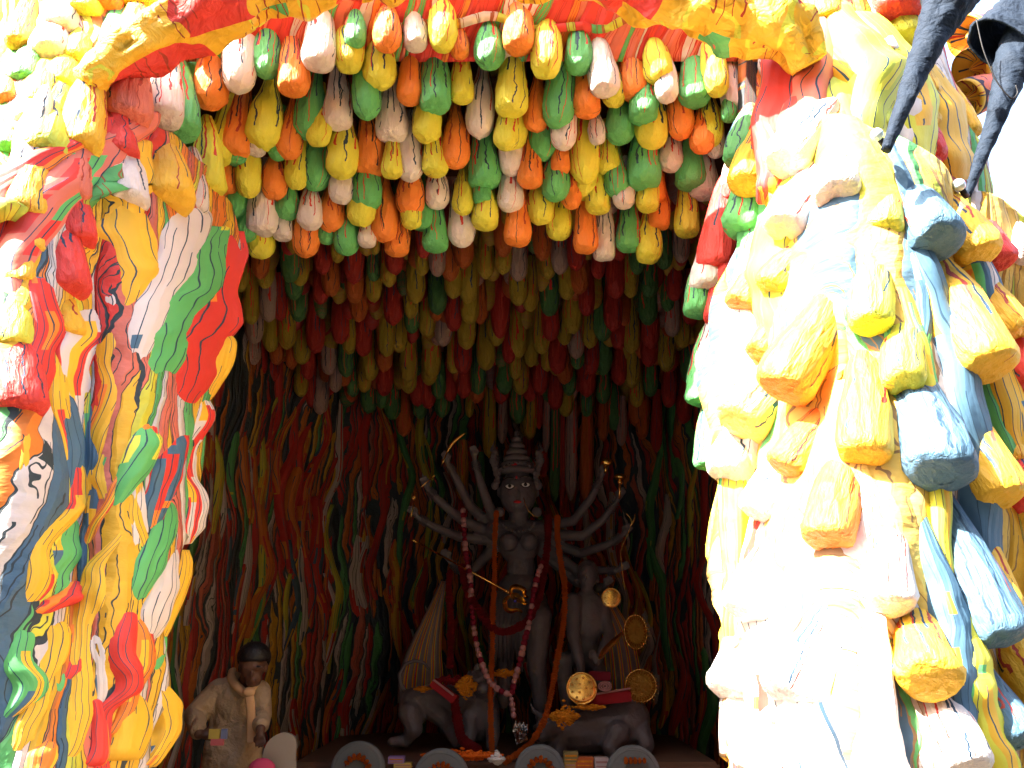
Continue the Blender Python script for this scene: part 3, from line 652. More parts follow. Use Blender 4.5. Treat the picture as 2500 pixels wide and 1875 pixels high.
for k in range(215):
    x = random.uniform(-300, 420); y = random.uniform(900, 2600) if k % 3 else random.uniform(560, 1200)
    wd = random.uniform(20, 52); hh = random.uniform(220, 560)
    if x + wd > edgeL(y + hh * .5)[1] - 40: continue
    ph = random.random() * 6
    P = [(x + 22 * math.sin(ph + t * 4) - t * 40, y + hh * t, wd * (.3 + math.sin(math.pi * (.1 + .8 * t)))) for t in [i / 5 for i in range(6)]]
    strand('painted_strand', S_left, P, SM[random.choice(['QQ','QQ','RO','OQ','GG','WR','QR','SR','YQ','WW','LY','BB','RR','QQ','OQ'])], lp, 3, n=5, seg=6, high=0.28, lift=0.035)
def surf_pods(rows, Sf, parent, out0, out1, shape='bag', name='pod_bulge'):
    for i, (x, y, wd, L, ln, c) in enumerate(rows):
        n, ma, mb = normal_of(Sf, x, y, 3); n2, a2, b2 = normal_of(Sf, x + ln, y - L, 3)
        r = wd * .5 * ma
        # outward direction flattened so that the blunt end hangs free
        f = 1.45; r = min(r, wd * .5 * msize(x, y, Sf(x, y).y) * 1.25)
        B = Sf(x, y) + n * (r * (1.35 if Sf is S_right else 0.75) + out0); T = Sf(x + ln * f, y - L * f) + n2 * (out1 - r * .25)
        put_pod(name, B, T, r, shape, c, i, parent)
lf = tf(0, 0, .4069, [(705,960,190,230,20,'R'),(740,1260,230,300,20,'W'),(960,1250,260,300,40,'Q'),(400,1200,200,330,60,'S'),(150,1330,300,350,60,'Q'),(420,1480,220,300,20,'R')])
lf += [(440, 330, 70, 130, 10, 'G'), (505, 470, 66, 130, 10, 'Y'), (470, 520, 60, 110, 10, 'W'), (395, 300, 74, 140, 20, 'W'), (300, 300, 90, 150, 30, 'S'), (180, 380, 90, 150, 40, 'Q'), (60, 420, 90, 150, 40, 'W')]
lf += tf(0, 600, .768, [(55,130,120,190,10,'Q'),(190,160,130,190,10,'R'),(200,300,110,120,0,'Q'),(40,330,140,170,10,'Y'),(50,540,170,210,20,'R'),(90,30,110,160,0,'Q')])
surf_pods(lf, S_left, lp, -0.06, -0.02)

# ---------------------------------------------------------------- right pillar
def edgeR(py):
    lo = interp([(290, 1900), (420, 1850), (560, 1800), (680, 1740), (760, 1720), (950, 1735), (1120, 1745), (1290, 1738), (1400, 1756), (1500, 1772), (1600, 1775), (1700, 1788), (1800, 1795), (2000, 1790), (2600, 1780)], py)
    return lo, 3000
rp = empty('drip_pillar', S_right(2100, 1900), 'right pillar paled for sun glare, hung with bulging yellow, blue and red bags', 'pillar', 'pillars of the cave entrance')
rp.location.z = 0
def ridge(a):  # top outline of the pillar, falls to the right
    return interp([(1700, 640), (1790, 450), (1880, 330), (1960, 275), (2030, 285), (2150, 370), (2350, 475), (2500, 560), (3000, 850)], a)
def S_rightR(a, b):     # b: 0 ridge .. 1 far below
    py = lerp(ridge(a), 3300, max(b, 0) ** 1.35)
    return S_right(a, py)
V = []
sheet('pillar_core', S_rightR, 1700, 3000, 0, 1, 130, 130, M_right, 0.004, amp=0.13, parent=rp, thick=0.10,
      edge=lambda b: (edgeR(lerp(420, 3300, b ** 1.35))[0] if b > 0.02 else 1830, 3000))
rr = tf(1650, 0, .386, [(570,1230,210,400,-20,'Q'),(740,1150,170,260,40,'P'),(850,1100,260,330,30,'W'),(1060,1350,300,420,20,'W'),(1290,1560,280,380,30,'Y'),(1520,1640,300,430,-60,'B'),(1790,1680,230,420,-90,'Q'),(1960,1700,170,330,-40,'R'),(2130,1700,190,300,-50,'W'),(850,1500,260,380,30,'W')])
rr += tf(1650, 600, .386, [(530,440,210,300,40,'O'),(770,320,240,300,40,'Q'),(1200,600,300,620,60,'L'),(650,740,190,330,30,'O'),(890,980,320,560,60,'O'),(1390,960,290,500,70,'Y'),(1760,870,330,620,-60,'Q'),(1980,650,240,420,-90,'Q'),(2110,950,270,430,-60,'R'),(620,1180,320,360,30,'P'),(440,1170,170,260,20,'O'),(850,1450,240,320,20,'O'),(1130,1390,340,620,60,'Q'),(1520,1520,370,600,-20,'B'),(1850,1650,300,560,-60,'Q'),(2040,1400,160,520,-60,'Q'),(2130,1680,280,370,-40,'R'),(450,1500,250,420,20,'W'),(700,1750,260,420,20,'W')])
rr += tf(1650, 1200, .407, [(1000,380,300,520,20,'O'),(1740,930,300,760,-110,'B'),(1400,1190,330,380,60,'Q'),(1530,1130,130,300,20,'R'),(2060,1290,270,360,-30,'Q'),(1850,760,200,620,-80,'Q'),(1250,760,330,560,20,'W'),(640,800,300,520,20,'W'),(900,1300,330,560,20,'W'),(450,1250,240,420,10,'W'),(1850,1500,260,420,-40,'B'),(1560,1650,280,480,-10,'W'),(700,1750,300,500,10,'W'),(1200,1800,320,520,10,'W')])
for k in range(22):
    rr.append((random.uniform(2520, 2950), random.uniform(700, 2100), random.uniform(90, 130), random.uniform(160, 260), -30, random.choice('QBRWYG')))
surf_pods(rr, S_right, rp, -0.02, -0.06)
# strands between the bags
RS = [('BB', 2170, 400, 2420, 1500, 70), ('QQ', 2330, 620, 2560, 1500, 60), ('BW', 2300, 520, 2640, 1300, 60), ('YQ', 2140, 420, 2300, 1500, 50), ('QR', 2400, 800, 2600, 1800, 70), ('GG', 2380, 900, 2540, 1500, 45),
      ('WW', 1850, 620, 1830, 1200, 80), ('YQ', 1800, 900, 1800, 1500, 60), ('QQ', 1790, 1300, 1830, 1800, 50), ('WR', 1900, 1200, 1900, 1875, 80), ('WW', 1990, 1300, 2010, 2000, 90), ('LY', 1790, 1500, 1810, 1720, 50),
      ('BB', 2230, 1250, 2330, 1900, 60), ('WW', 2120, 1500, 2200, 2100, 90), ('YQ', 2280, 1450, 2420, 2000, 70), ('GG', 2140, 650, 2260, 1200, 40), ('BW', 2190, 420, 2230, 900, 50), ('LY', 1960, 420, 1900, 900, 90), ('WW', 2030, 1650, 2080, 2200, 80), ('QQ', 1930, 1600, 1900, 2100, 60), ('WR', 1830, 1550, 1850, 2000, 50)]
for key, x0, y0, x1, y1, wd in RS:
    ph = random.random() * 6
    P = [(lerp(x0, x1, t) + 12 * math.sin(ph + t * 7), lerp(y0, y1, t), wd * (.25 + .9 * math.sin(math.pi * (.08 + .85 * t)))) for t in [i / 8 for i in range(9)]]
    strand('painted_strand', S_right, P, SM[key], rp, 3, n=5, seg=8, high=0.4, lift=0.08)
# lip of bags on the shaded inner edge of the pillar, hanging into the opening
lip = tf(1150, 0, .3617, [(1830,1110,210,340,60,'G'),(1760,1360,120,330,40,'R'),(1660,1830,230,560,70,'R'),(1860,1580,260,560,90,'G'),(1920,1850,230,420,90,'G'),(1740,1260,90,200,20,'W')])
lip += tf(1650, 600, .386, [(130,440,150,360,50,'G'),(190,300,190,340,60,'W'),(330,260,160,300,30,'R'),(300,500,200,330,20,'R'),(230,820,190,420,60,'W'),(160,1000,170,420,40,'G'),(200,940,130,300,40,'L'),(320,860,170,420,30,'W'),(210,1410,170,460,30,'G'),(310,1150,90,320,10,'R')])
lip += tf(1650, 1200, .407, [(255,430,120,400,20,'Y'),(320,680,110,260,-30,'G'),(330,780,100,220,-20,'Q')])
for i, (x, y, wd, L, ln, c) in enumerate(lip):
    wd *= 1.25
    Y = 4.72 if x < 1800 else 4.5
    Y += (x - 1800) * -0.0012
    B = at(x, y, Y); T = at(x + ln, y - L * 1.15, Y + .05)
    put_pod('pod_bulge', B, T, wd * .5 * msize(x, y, Y), 'bag', c, i, rp)
# small dark clip-on lamp box in a niche of the pillar
bm = bmesh.new(); q = S_right(1938, 1322); box(bm, q + Vector((-.02, -.10, 0)), (.036, .05, .06), bev=.004)
ob = link('junction_box', bm_mesh('junction_box', bm), plain('orange_plastic', (.55, .16, .02), .4), rp)

# ---------------------------------------------------------------- roof slopes
sheet('roof_slope', S_roofL, -500, 620, -330, 520, 60, 40, M_roof, 4, amp=0.12, parent=pav, thick=0.08, edge=lambda b: (-600, interp([(-330, 900), (-50, 640), (60, 430), (150, 350), (250, 400), (440, 420), (520, 200)], b)))
rl = tf(0, 0, .4069, [(500,170,260,300,80,'Y'),(440,450,220,260,60,'Y'),(280,400,230,260,50,'W'),(680,330,200,300,50,'G'),(210,720,220,330,80,'Y'),(130,540,200,260,60,'G'),(150,790,200,270,70,'W'),(190,1030,270,480,170,'L'),(40,900,130,200,60,'G'),(330,600,200,300,80,'Y'),(620,680,170,300,60,'G'),(440,860,190,340,100,'O'),(520,560,180,300,60,'W'),(800,300,220,260,40,'Q'),(330,240,230,300,90,'W'),(110,300,180,300,60,'Q'),(40,620,140,240,40,'O'),(640,120,220,280,60,'O'),(820,90,220,260,60,'Y'),(300,900,200,300,100,'Y')])
rl += [(x, y, 95, 130, 30, random.choice('YQWLGO')) for x in range(-420, 0, 105) for y in range(-60, 500, 130)]
rl += [(x, y, 100, 130, 20, random.choice('YQWLSO')) for x in range(-300, 700, 120) for y in (-180, -60)]
sl = [o for o in bpy.data.objects if o.name == 'roof_slope'][0]
surf_pods(rl, S_roofL, sl, -0.02, -0.05)
def edgeRR(b): return interp([(-330, 1900), (0, 1860), (120, 1870), (420, 1850), (560, 1900)], b), interp([(-330, 2150), (0, 2255), (150, 2290), (300, 2330), (420, 2385), (480, 2400), (700, 2480)], b)
sr = sheet('roof_slope', S_roofR, 1850, 2600, -330, 640, 50, 50, M_roof, 4, amp=0.06, parent=pav, thick=0.08, edge=edgeRR)
RR2 = [('RR', [(1905,60,90),(1925,130,120),(1915,230,110),(1890,330,120),(1900,430,110),(1880,480,60)]), ('SR', [(1990,20,60),(2000,120,90),(1980,220,110),(1960,330,130),(1950,450,90)]),
       ('LY', [(2040,20,80),(2060,120,120),(2110,220,140),(2090,330,110),(2110,420,60)]), ('QQ', [(2010,100,40),(2060,190,90),(2110,290,80),(2120,380,60)]), ('YQ', [(2090,40,80),(2160,160,110),(2200,260,120),(2210,380,90),(2230,460,50)]),
       ('GG', [(1975,120,20),(1985,200,30),(2010,280,30),(2030,320,10)]), ('WW', [(2150,120,60),(2180,230,90),(2190,330,110),(2200,420,60)]), ('LY', [(2030,200,60),(2050,290,100),(2060,380,80),(2080,430,40)]), ('QQ', [(2230,150,50),(2280,260,80),(2300,380,90),(2340,460,60)])]
for key, P in RR2: strand('painted_strand', S_roofR, P, SM[key], sr, 3, n=7, seg=8, high=0.45, lift=0.04)
r3 = tf(1650, 0, .386, [(770,290,190,240,0,'R'),(930,200,260,330,-30,'Q'),(1260,430,210,290,-20,'W'),(1160,560,200,300,-40,'Q'),(1340,180,290,330,-60,'R'),(1420,320,230,300,-60,'Y'),(1395,510,160,220,-20,'O'),(1300,120,200,200,-30,'Q'),(1560,640,170,280,-40,'Q'),(1560,830,170,300,-40,'Q'),(1670,800,150,320,-50,'Y'),(1570,1040,210,340,-60,'R'),(1430,1050,190,340,-50,'W'),(1670,1070,150,330,-60,'Q'),(1730,960,110,260,-30,'G'),(1850,960,90,200,-40,'R'),(1790,1060,140,270,-60,'W'),(1840,880,150,320,-80,'Q'),(1580,1110,170,200,-40,'R'),(1740,1130,160,250,-50,'Y'),(1700,680,120,260,-50,'L'),(1640,560,130,260,-40,'W'),(740,780,200,240,0,'R'),(680,620,170,240,20,'S'),(1250,900,220,300,-20,'L'),(1070,470,170,280,-40,'L'),(1880,1240,110,200,-50,'Y')])
surf_pods(r3, S_roofR, sr, -0.05, -0.05)

# ---------------------------------------------------------------- painted trumpet ornaments behind the right roof
def pattern_material():
    g = G('patterned_red_cloth', .6); uv = g.sep(g.coord('UV'))
    f = g.noise(g.comb(uv[0], uv[1], 0), 7, 2, 1.2)
    c = g.ramp(f, [(0, C['S']), (.47, C['O']), (.5, C['S']), (.62, (.07, .03, .05))], True)
    sc_ = g.math('SINE', g.math('MULTIPLY', uv[0], 60)); edge = g.math('LESS_THAN', uv[1], g.math('MULTIPLY_ADD', sc_, .06, .2))
    g.color(g.mix(edge, c, (.07, .05, .08))); return g.m
M_pat = pattern_material()
for i, (x, y, r, c2) in enumerate([(1860,230,110,'largest, highest'), (1880,430,100,'middle'), (1850,620,95,'lowest')]):
    px, py = 1650 + x * .386, y * .386; Y = 5.6 - i * .05; m_ = msize(px, py, Y)
    e = empty('trumpet_ornament', at(px, py, Y), '%s red patterned drum ornament with yellow mouth behind the right roof' % c2, 'ornament', 'red drum ornaments behind the roof')
    c0 = at(px, py, Y); ax = (at(px + 40, py - 14, Y + .05) - c0).normalized(); qd = ax.to_track_quat('Z', 'Y')
    R_ = r * .386 * m_ * 1.25
    def lathe(prof, seg=28):
        V = []; F = []; UV = []
        for j, (z, rr_) in enumerate(prof):
            for k in range(seg + 1):
                a = 6.28318 * (k % seg) / seg; p = Vector((rr_ * math.cos(a), rr_ * math.sin(a), z)); p.rotate(qd); V.append(c0 + p); UV.append((k / seg, j / (len(prof) - 1)))
        for j in range(len(prof) - 1):
            for k in range(seg):
                q = j * (seg + 1) + k; F.append((q, q + 1, q + seg + 2, q + seg + 1))
        return V, F, UV
    V, F, UV = lathe([(0, R_), (.02, R_ * 1.05), (R_ * .8, R_ * 1.0), (R_ * 1.7, R_ * .94), (R_ * 1.9, R_ * .7), (R_ * 1.95, .001)])
    link('drum', mesh('drum', V, F, UV), M_pat, e)
    V, F, UV = lathe([(.03, R_ * .96), (-.02, R_ * 1.04), (-.05, R_ * .98), (.0, R_ * .7), (R_ * .3, R_ * .35), (-R_ * .1, R_ * .16), (-R_ * .25, .001)])
    link('mouth', mesh('mouth', V, F, UV), PODM['Q'], e)

# ---------------------------------------------------------------- navy cloth covered poles (giant creature standing on the roof)
def leg(pts, label, extra=None):
    P = catmull([(1650 + x * .386, y * .386, Y, wd * .386) for x, y, Y, wd in pts], 10)
    e = empty('tapered_pole', at(P[-1][0], P[-1][1], P[-1][2]), label, 'pole', 'navy cloth covered poles on the right')
    V = []; F = []; UV = []; seg = 20
    for i, (x, y, Y, wd) in enumerate(P):
        m_ = msize(x, y, Y); c0 = at(x, y, Y)
        x2, y2, Y2, _ = P[min(i + 1, len(P) - 1)]; x1, y1, Y1, _ = P[max(i - 1, 0)]
        t = (at(x2, y2, Y2) - at(x1, y1, Y1)).normalized(); a = t.cross(Vector((0, 1, 0))).normalized(); b = t.cross(a)
        for k in range(seg + 1):
            th = 6.28318 * (k % seg) / seg; r = wd * .5 * m_
            d = a * math.cos(th) + b * math.sin(th)
            r *= 1 + .16 * noise.noise(Vector((math.cos(th) * 2, math.sin(th) * 2, i * .35))) + .07 * noise.noise(Vector((math.cos(th) * 6, math.sin(th) * 6, i * .8)))
            V.append(c0 + d * r); UV.append((k / seg, i * .05))
    for i in range(len(P) - 1):
        for k in range(seg):
            q = i * (seg + 1) + k; F.append((q, q + 1, q + seg + 2, q + seg + 1))
    F.append(tuple(range(seg - 1, -1, -1))); F.append(tuple((len(P) - 1) * (seg + 1) + k for k in range(seg)))
    link('cloth_sleeve', mesh('cloth_sleeve', V, F, UV), M_navy, e)
    return e
l1 = leg([(1760,-160,3.35,420), (1725,0,3.35,320), (1630,200,3.35,215), (1520,460,3.34,150), (1430,690,3.33,105), (1330,950,3.32,62)], 'navy cloth covered pole tapering down onto the top of the pale pillar')
l2 = leg([(2230,120,3.9,200), (2170,260,3.86,215), (2130,400,3.82,215), (2100,520,3.78,180), (2010,790,3.75,110), (1930,1000,3.73,82), (1845,1235,3.7,46)], 'rightmost navy cloth covered pole with a black cuff against the sky')
V = []; F = []; P = catmull([(2560,-260,4.05,430), (2420,-120,4.0,430), (2290,20,3.95,400), (2190,130,3.9,370), (2110,220,3.86,400), (2050,290,3.82,440)], 6); seg = 26
for i, (x, y, Y, wd) in enumerate(P + P[::-1]):
    inn = i >= len(P); x, y = 1650 + x * .386, y * .386; m_ = msize(x, y, Y)
    ax = (at(1650 + 2050 * .386, 290 * .386, 3.72) - at(1650 + 2290 * .386, 20 * .386, 3.98)).normalized(); a1 = ax.cross(Vector((0, 1, 0))).normalized(); a2 = ax.cross(a1)
    for k in range(seg):
        th = 6.28318 * k / seg; r = wd * .193 * m_ * (.93 if inn else 1)
        r *= 1 + .10 * noise.noise(Vector((math.cos(th) * 2, math.sin(th) * 2, i * .3 if not inn else (2 * len(P) - 1 - i) * .3))) + .05 * math.sin(i * 1.7) * (not inn)
        V.append(at(x, y, Y) + (a1 * math.cos(th) + a2 * math.sin(th) * .6) * r)
for i in range(2 * len(P) - 1):
    for k in range(seg): F.append((i * seg + k, i * seg + (k + 1) % seg, (i + 1) * seg + (k + 1) % seg, (i + 1) * seg + k))
link('cuff', mesh('cuff', V, F), M_navy, l2)
bm = bmesh.new(); pth = [at(1650 + x * .386, y * .386, 3.68) for x, y in [(1900, 120), (1940, 300), (1990, 430), (2040, 530), (2120, 620), (2160, 590), (2150, 540)]]
tube(bm, [Vector(p) for p in catmull([tuple(p) for p in pth], 5)], .0035, 6); link('wire', bm_mesh('wire', bm, True), M_black, l2)
for (x, y, Y, t) in [(1272, 850, 3.4, 'small glossy pale bulb beside the foot of the left navy pole'), (1790, 1170, 3.6, 'small glossy pale bulb beside the foot of the rightmost navy pole')]:
    p = at(1650 + x * .386, y * .386, Y); e = empty('lamp_bulb', p, t, 'bulb', 'pale bulbs at the navy poles')
    bm = bmesh.new(); ball(bm, p, 40 * .386 * msize(1650 + x * .386, y * .386, Y), seg=20, rings=14)
    link('globe', bm_mesh('globe', bm, True), plain('milky_glass', (.55, .68, .72), .15, .6, var=.1), e)
    bm = bmesh.new(); tube(bm, [p + Vector((.02, .02, -.01)), p + Vector((.055, .05, -.03))], [.014, .016], 10); link('socket', bm_mesh('socket', bm, True), M_black, e)

# ---------------------------------------------------------------- stage and idol group
def q9(x, y, Y=8.6): return at(950 + x * .3165, 1000 + y * .3165, Y)
def q10(x, y, Y=8.6): return at(950 + x * .3165, 1400 + y * .3165, Y)
U = .3165 * msize(1260, 1400, 8.6)      # metres per crop unit at the idol
zst = at(1250, 1835, 8.3).z
bm = bmesh.new(); box(bm, (-.05, 8.75, zst / 2), (3.4, 2.3, zst), bev=.02)
st = link('stage', bm_mesh('stage', bm), M_stage); meta(st, 'low dark stage carrying the statue group', 'stage')
g_ = empty('goddess_statue', q10(1000, 1400), 'grey clay statue of a standing ten-armed goddess with tall crown', 'statue')
bm = bmesh.new()
ball(bm, q9(995, 640), 150 * U, (.98, .95, 1.22), seg=24, rings=16)
ball(bm, q9(995, 738, 8.55), 88 * U, (1, .9, .8))
ball(bm, q9(992, 655, 8.42), 17 * U, (1, 1, 2.0)); ball(bm, q9(993, 678, 8.41), 17 * U)
for sx in (845, 1145): ball(bm, q9(sx, 640), 26 * U, (.6, .6, 1.6))
tube(bm, [q9(1000, 740), q9(1000, 900)], [75 * U, 80 * U], 14)
limb(bm, [q9(820, 930), q9(1180, 930)], [80 * U, 80 * U])
ball(bm, q9(1000, 1020), 165 * U, (1, .62, 1.1), seg=20, rings=14)
for sx in (925, 1080): ball(bm, q9(sx, 1020, 8.36), 72 * U)
ball(bm, q9(1015, 1220), 112 * U, (1, .7, 1.4)); ball(bm, q9(1010, 1390), 165 * U, (1.05, .7, .85), seg=18)
# legs: straight one, and the raised one resting on the beast
limb(bm, [q9(930, 1400), q10(900, 420, 8.5), q10(890, 760, 8.55), q10(880, 1000, 8.5)], [95 * U, 85 * U, 60 * U, 42 * U])
limb(bm, [q9(1100, 1420), q10(1160, 330, 8.35), q10(1140, 680, 8.3), q10(1165, 1000, 8.35), q10(1170, 1160, 8.4)], [95 * U, 95 * U, 72 * U, 52 * U, 34 * U])
ball(bm, q10(1150, 1190, 8.3), 42 * U, (1, 1.8, .6))
def hand(bm, w0, dirv, r, curl=.4, side=1):
    dirv = dirv.normalized(); up = Vector((0, 0, 1)); s_ = dirv.cross(Vector((0, -1, 0))).normalized() * side
    c0 = w0 + dirv * r * 1.6; ball(bm, c0, r * 1.25, (1, .55, 1), dirv.to_track_quat('Z', 'Y').to_matrix())
    limb(bm, [w0, c0], [r * .9, r * 1.05], 8)
    for k, (o_, ln) in enumerate([(-.95, 2.2), (-.35, 2.7), (.3, 2.6), (.9, 2.0)]):
        b0 = c0 + s_ * o_ * r + dirv * r * .8; m0 = b0 + dirv * r * ln * .5 + s_ * o_ * r * .25
        e0 = m0 + dirv * r * ln * .45 * (1 - curl) + Vector((0, -1, 0)) * r * ln * .5 * curl
        limb(bm, [b0 - dirv * r * .5, b0, m0, e0], [r * .36, r * .36, r * .32, r * .25], 6)
    t0 = c0 - s_ * r * .7 - dirv * r * .4
    limb(bm, [t0, t0 - s_ * r * .9 + dirv * r * .7, t0 - s_ * r * 1.0 + dirv * r * 1.5], [r * .42, r * .36, r * .27], 6)
arms = [[(840,900),(760,720),(690,520),(660,380)], [(820,930),(620,740),(510,520),(455,420)], [(820,970),(560,850),(370,690),(300,610)], [(820,1010),(540,980),(340,900),(220,830)], [(830,1040),(700,1180),(600,1300),(470,1170)],
        [(1170,900),(1420,860),(1560,680),(1640,510)], [(1180,960),(1490,975),(1650,850),(1760,700)], [(1180,1000),(1480,1110),(1690,1040),(1800,970)], [(1180,1040),(1450,1240),(1640,1240),(1760,1240)], [(1180,1090),(1450,1330),(1600,1385),(1660,1370)]]
for i, a in enumerate(arms):
    Ys = [8.65, 8.55 + (.1 if i % 2 else 0), 8.5, 8.42]
    P = [q9(x, y, Yk) for (x, y), Yk in zip(a, Ys)]
    limb(bm, P, [50 * U, 40 * U, 32 * U, 21 * U])
    hand(bm, P[-1], P[-1] - P[-2] + Vector((0, 0, .08)), 24 * U, side=-1 if i < 5 else 1)
link('body', remeshed('body', bm, .011, 3), M_clay, g_)
# bangles and armlets
for i, a in enumerate(arms):
    bm = bmesh.new(); p0, p1 = q9(*a[2], 8.5), q9(*a[3], 8.42)
    for k in range(5):
        c0 = p0.lerp(p1, .45 + k * .1); t = (p1 - p0).normalized(); aa = t.cross(Vector((0, 1, 0))).normalized(); bb = t.cross(aa); r = (38 - 12 * (.45 + k * .1)) * U * 1.12
        tube(bm, [c0 + (aa * math.cos(th) + bb * math.sin(th)) * r for th in [j * 6.2832 / 14 for j in range(15)]], 4 * U, 5)
    link('bangles', bm_mesh('bangles', bm, True), M_clay, g_)
bm = bmesh.new()   # crown: rising tiers with side plumes
for k in range(7):
    t = k / 6; yy = 500 - 290 * t; r = lerp(165, 22, t ** .8) * U
    c0 = q9(985, yy, 8.62); tube(bm, [c0, c0 + Vector((0, 0, 30 * U)), c0 + Vector((0, 0, 55 * U))], [r, r * 1.03, r * .78], 20)
tube(bm, [q9(985, 250), q9(985, 170)], [24 * U, 6 * U], 10)
for s_ in (-1, 1):
    for k in range(9):
        x = 985 + s_ * (165 + 18 * math.sin(k * .8)); y = 330 + k * 32
        c0 = q9(x, y, 8.55); ball(bm, c0, (22 + (k % 3) * 5) * U, (1, .5, 1.1), seg=8, rings=6)
        if k < 6: tube(bm, [q9(985 + s_ * 150, y + 20, 8.57), q9(985 + s_ * (195 - k * 8), y - 20, 8.57), q9(985 + s_ * (170 - k * 10), y - 90, 8.6)], [14 * U, 16 * U, 4 * U], 6)
for k in range(15):
    a = math.pi * k / 14; ball(bm, q9(990 - 155 * math.cos(a), 560 - 150 * math.sin(a) ** .8, 8.45), 12 * U, seg=8, rings=6)
link('crown', bm_mesh('crown', bm, True), M_claydark, g_)
M_face = plain('dark_painted_line', (.015, .012, .012), .5, var=0)
def disc_on(name, x, y, rx, ry, Y, mat, par=g_, dep=.25):
    bm = bmesh.new(); ball(bm, q9(x, y, Y), U, (rx, min(rx, ry) * dep, ry), seg=16, rings=10); return link(name, bm_mesh(name, bm, True), mat, par)
YF = 8.6 - 150 * U * .95
for x, y in ((930, 592), (1052, 580)):
    e = disc_on('eye', x, y, 33, 17, YF + .012, M_white); disc_on('pupil', x, y - 3, 13, 14, YF + .002, M_face, e)
    bm = bmesh.new(); tube(bm, [q9(x + k * 40, y + 8 + 16 * (1 - k * k) - 6 * abs(k), YF + .008) for k in (-1, -.6, -.2, .2, .6, 1)], 4 * U, 6); link('eye_line', bm_mesh('eye_line', bm, True), M_face, e)
    bm = bmesh.new(); tube(bm, [q9(x + k * 52, y - 48 - 22 * (1 - k * k), YF + .012) for k in (-1, -.6, -.2, .2, .6, 1)], [2 * U, 4 * U, 5 * U, 5 * U, 4 * U, 2 * U], 6); link('eyebrow', bm_mesh('eyebrow', bm, True), M_face, g_)
disc_on('lips', 990, 712, 32, 11, 8.432, M_red, dep=.9); disc_on('forehead_mark', 982, 522, 8, 12, YF + .012, M_red); disc_on('forehead_ornament', 967, 428, 22, 18, YF + .03, M_red)
bm = bmesh.new(); tube(bm, [q9(x, y, YF + .0) for x, y in [(1038, 680), (1050, 730), (1075, 780), (1110, 815), (1150, 840)]], 3 * U, 6); link('nose_chain', bm_mesh('nose_chain', bm, True), M_gold, g_)
bm = bmesh.new()
for x, y in ((1140, 790), (850, 790)): ball(bm, q9(x, y, 8.5), 40 * U, (1, .5, 1))
for k in range(13):
    a = math.pi * k / 12; ball(bm, q9(1000 - 120 * math.cos(a), 880 + 60 * math.sin(a), 8.36), 13 * U, seg=8, rings=6)
link('earrings_and_necklace', bm_mesh('necklace', bm, True), M_clay, g_)
bm = bmesh.new()     # pleated skirt folds and belt
for k in range(9):
    x = 800 + k * 32; tube(bm, [q9(x + 30, 1400, 8.42), q10(x - 10, 420 + 30 * math.sin(k), 8.4), q10(x - 20 + k * 3, 700 + 60 * math.sin(k * 2), 8.46)], [20 * U, 26 * U, 9 * U], 8)
link('pleats', bm_mesh('pleats', bm, True), M_clay, g_)
# standing companion body at right (fallen demon) leaning on the buffalo
dm = empty('demon_statue', q10(1500, 1000), 'grey clay figure of a kneeling fighter beneath the right arms of the goddess', 'statue')
bm = bmesh.new()
ball(bm, q10(1530, 330, 8.3), 150 * U, (.95, .7, 1.3), seg=18, rings=12); ball(bm, q10(1500, 560, 8.35), 120 * U, (1, .8, 1.1))
limb(bm, [q10(1420, 210, 8.2), q10(1420, 480, 8.15), q10(1480, 730, 8.1)], [62 * U, 50 * U, 34 * U]); hand(bm, q10(1480, 730, 8.1), Vector((-.1, -.1, -1)), 24 * U)
limb(bm, [q10(1640, 250, 8.3), q10(1700, 480, 8.2), q10(1600, 680, 8.1)], [56 * U, 44 * U, 32 * U]); hand(bm, q10(1600, 680, 8.1), Vector((-.2, -.2, .5)), 22 * U)
limb(bm, [q10(1480, 640, 8.35), q10(1340, 680, 8.2), q10(1370, 1000, 8.25)], [88 * U, 70 * U, 46 * U])
limb(bm, [q10(1560, 660, 8.4), q10(1650, 860, 8.3), q10(1420, 980, 8.3)], [88 * U, 66 * U, 46 * U])
limb(bm, [q10(1530, 150, 8.3), q10(1520, 60, 8.3)], [50 * U, 46 * U]); ball(bm, q10(1530, 20, 8.28), 80 * U, (.9, .95, 1.2)); ball(bm, q10(1515, 30, 8.1), 16 * U, (1, 1, 1.6))
for sx in (1450, 1608): ball(bm, q10(sx, 25, 8.3), 18 * U, (.6, .7, 1.5))
link('body', remeshed('body', bm, .012, 3), M_clay, dm)
bm = bmesh.new(); ball(bm, q10(1532, -18, 8.34), 84 * U, (.95, 1, 1.0)); 
for k in range(10): ball(bm, q10(1455 + 16 * k, -10 + 60 * abs(k - 4.5) / 4.5, 8.36), 26 * U, seg=8, rings=6)
link('hair', bm_mesh('hair', bm, True), M_claydark, dm)
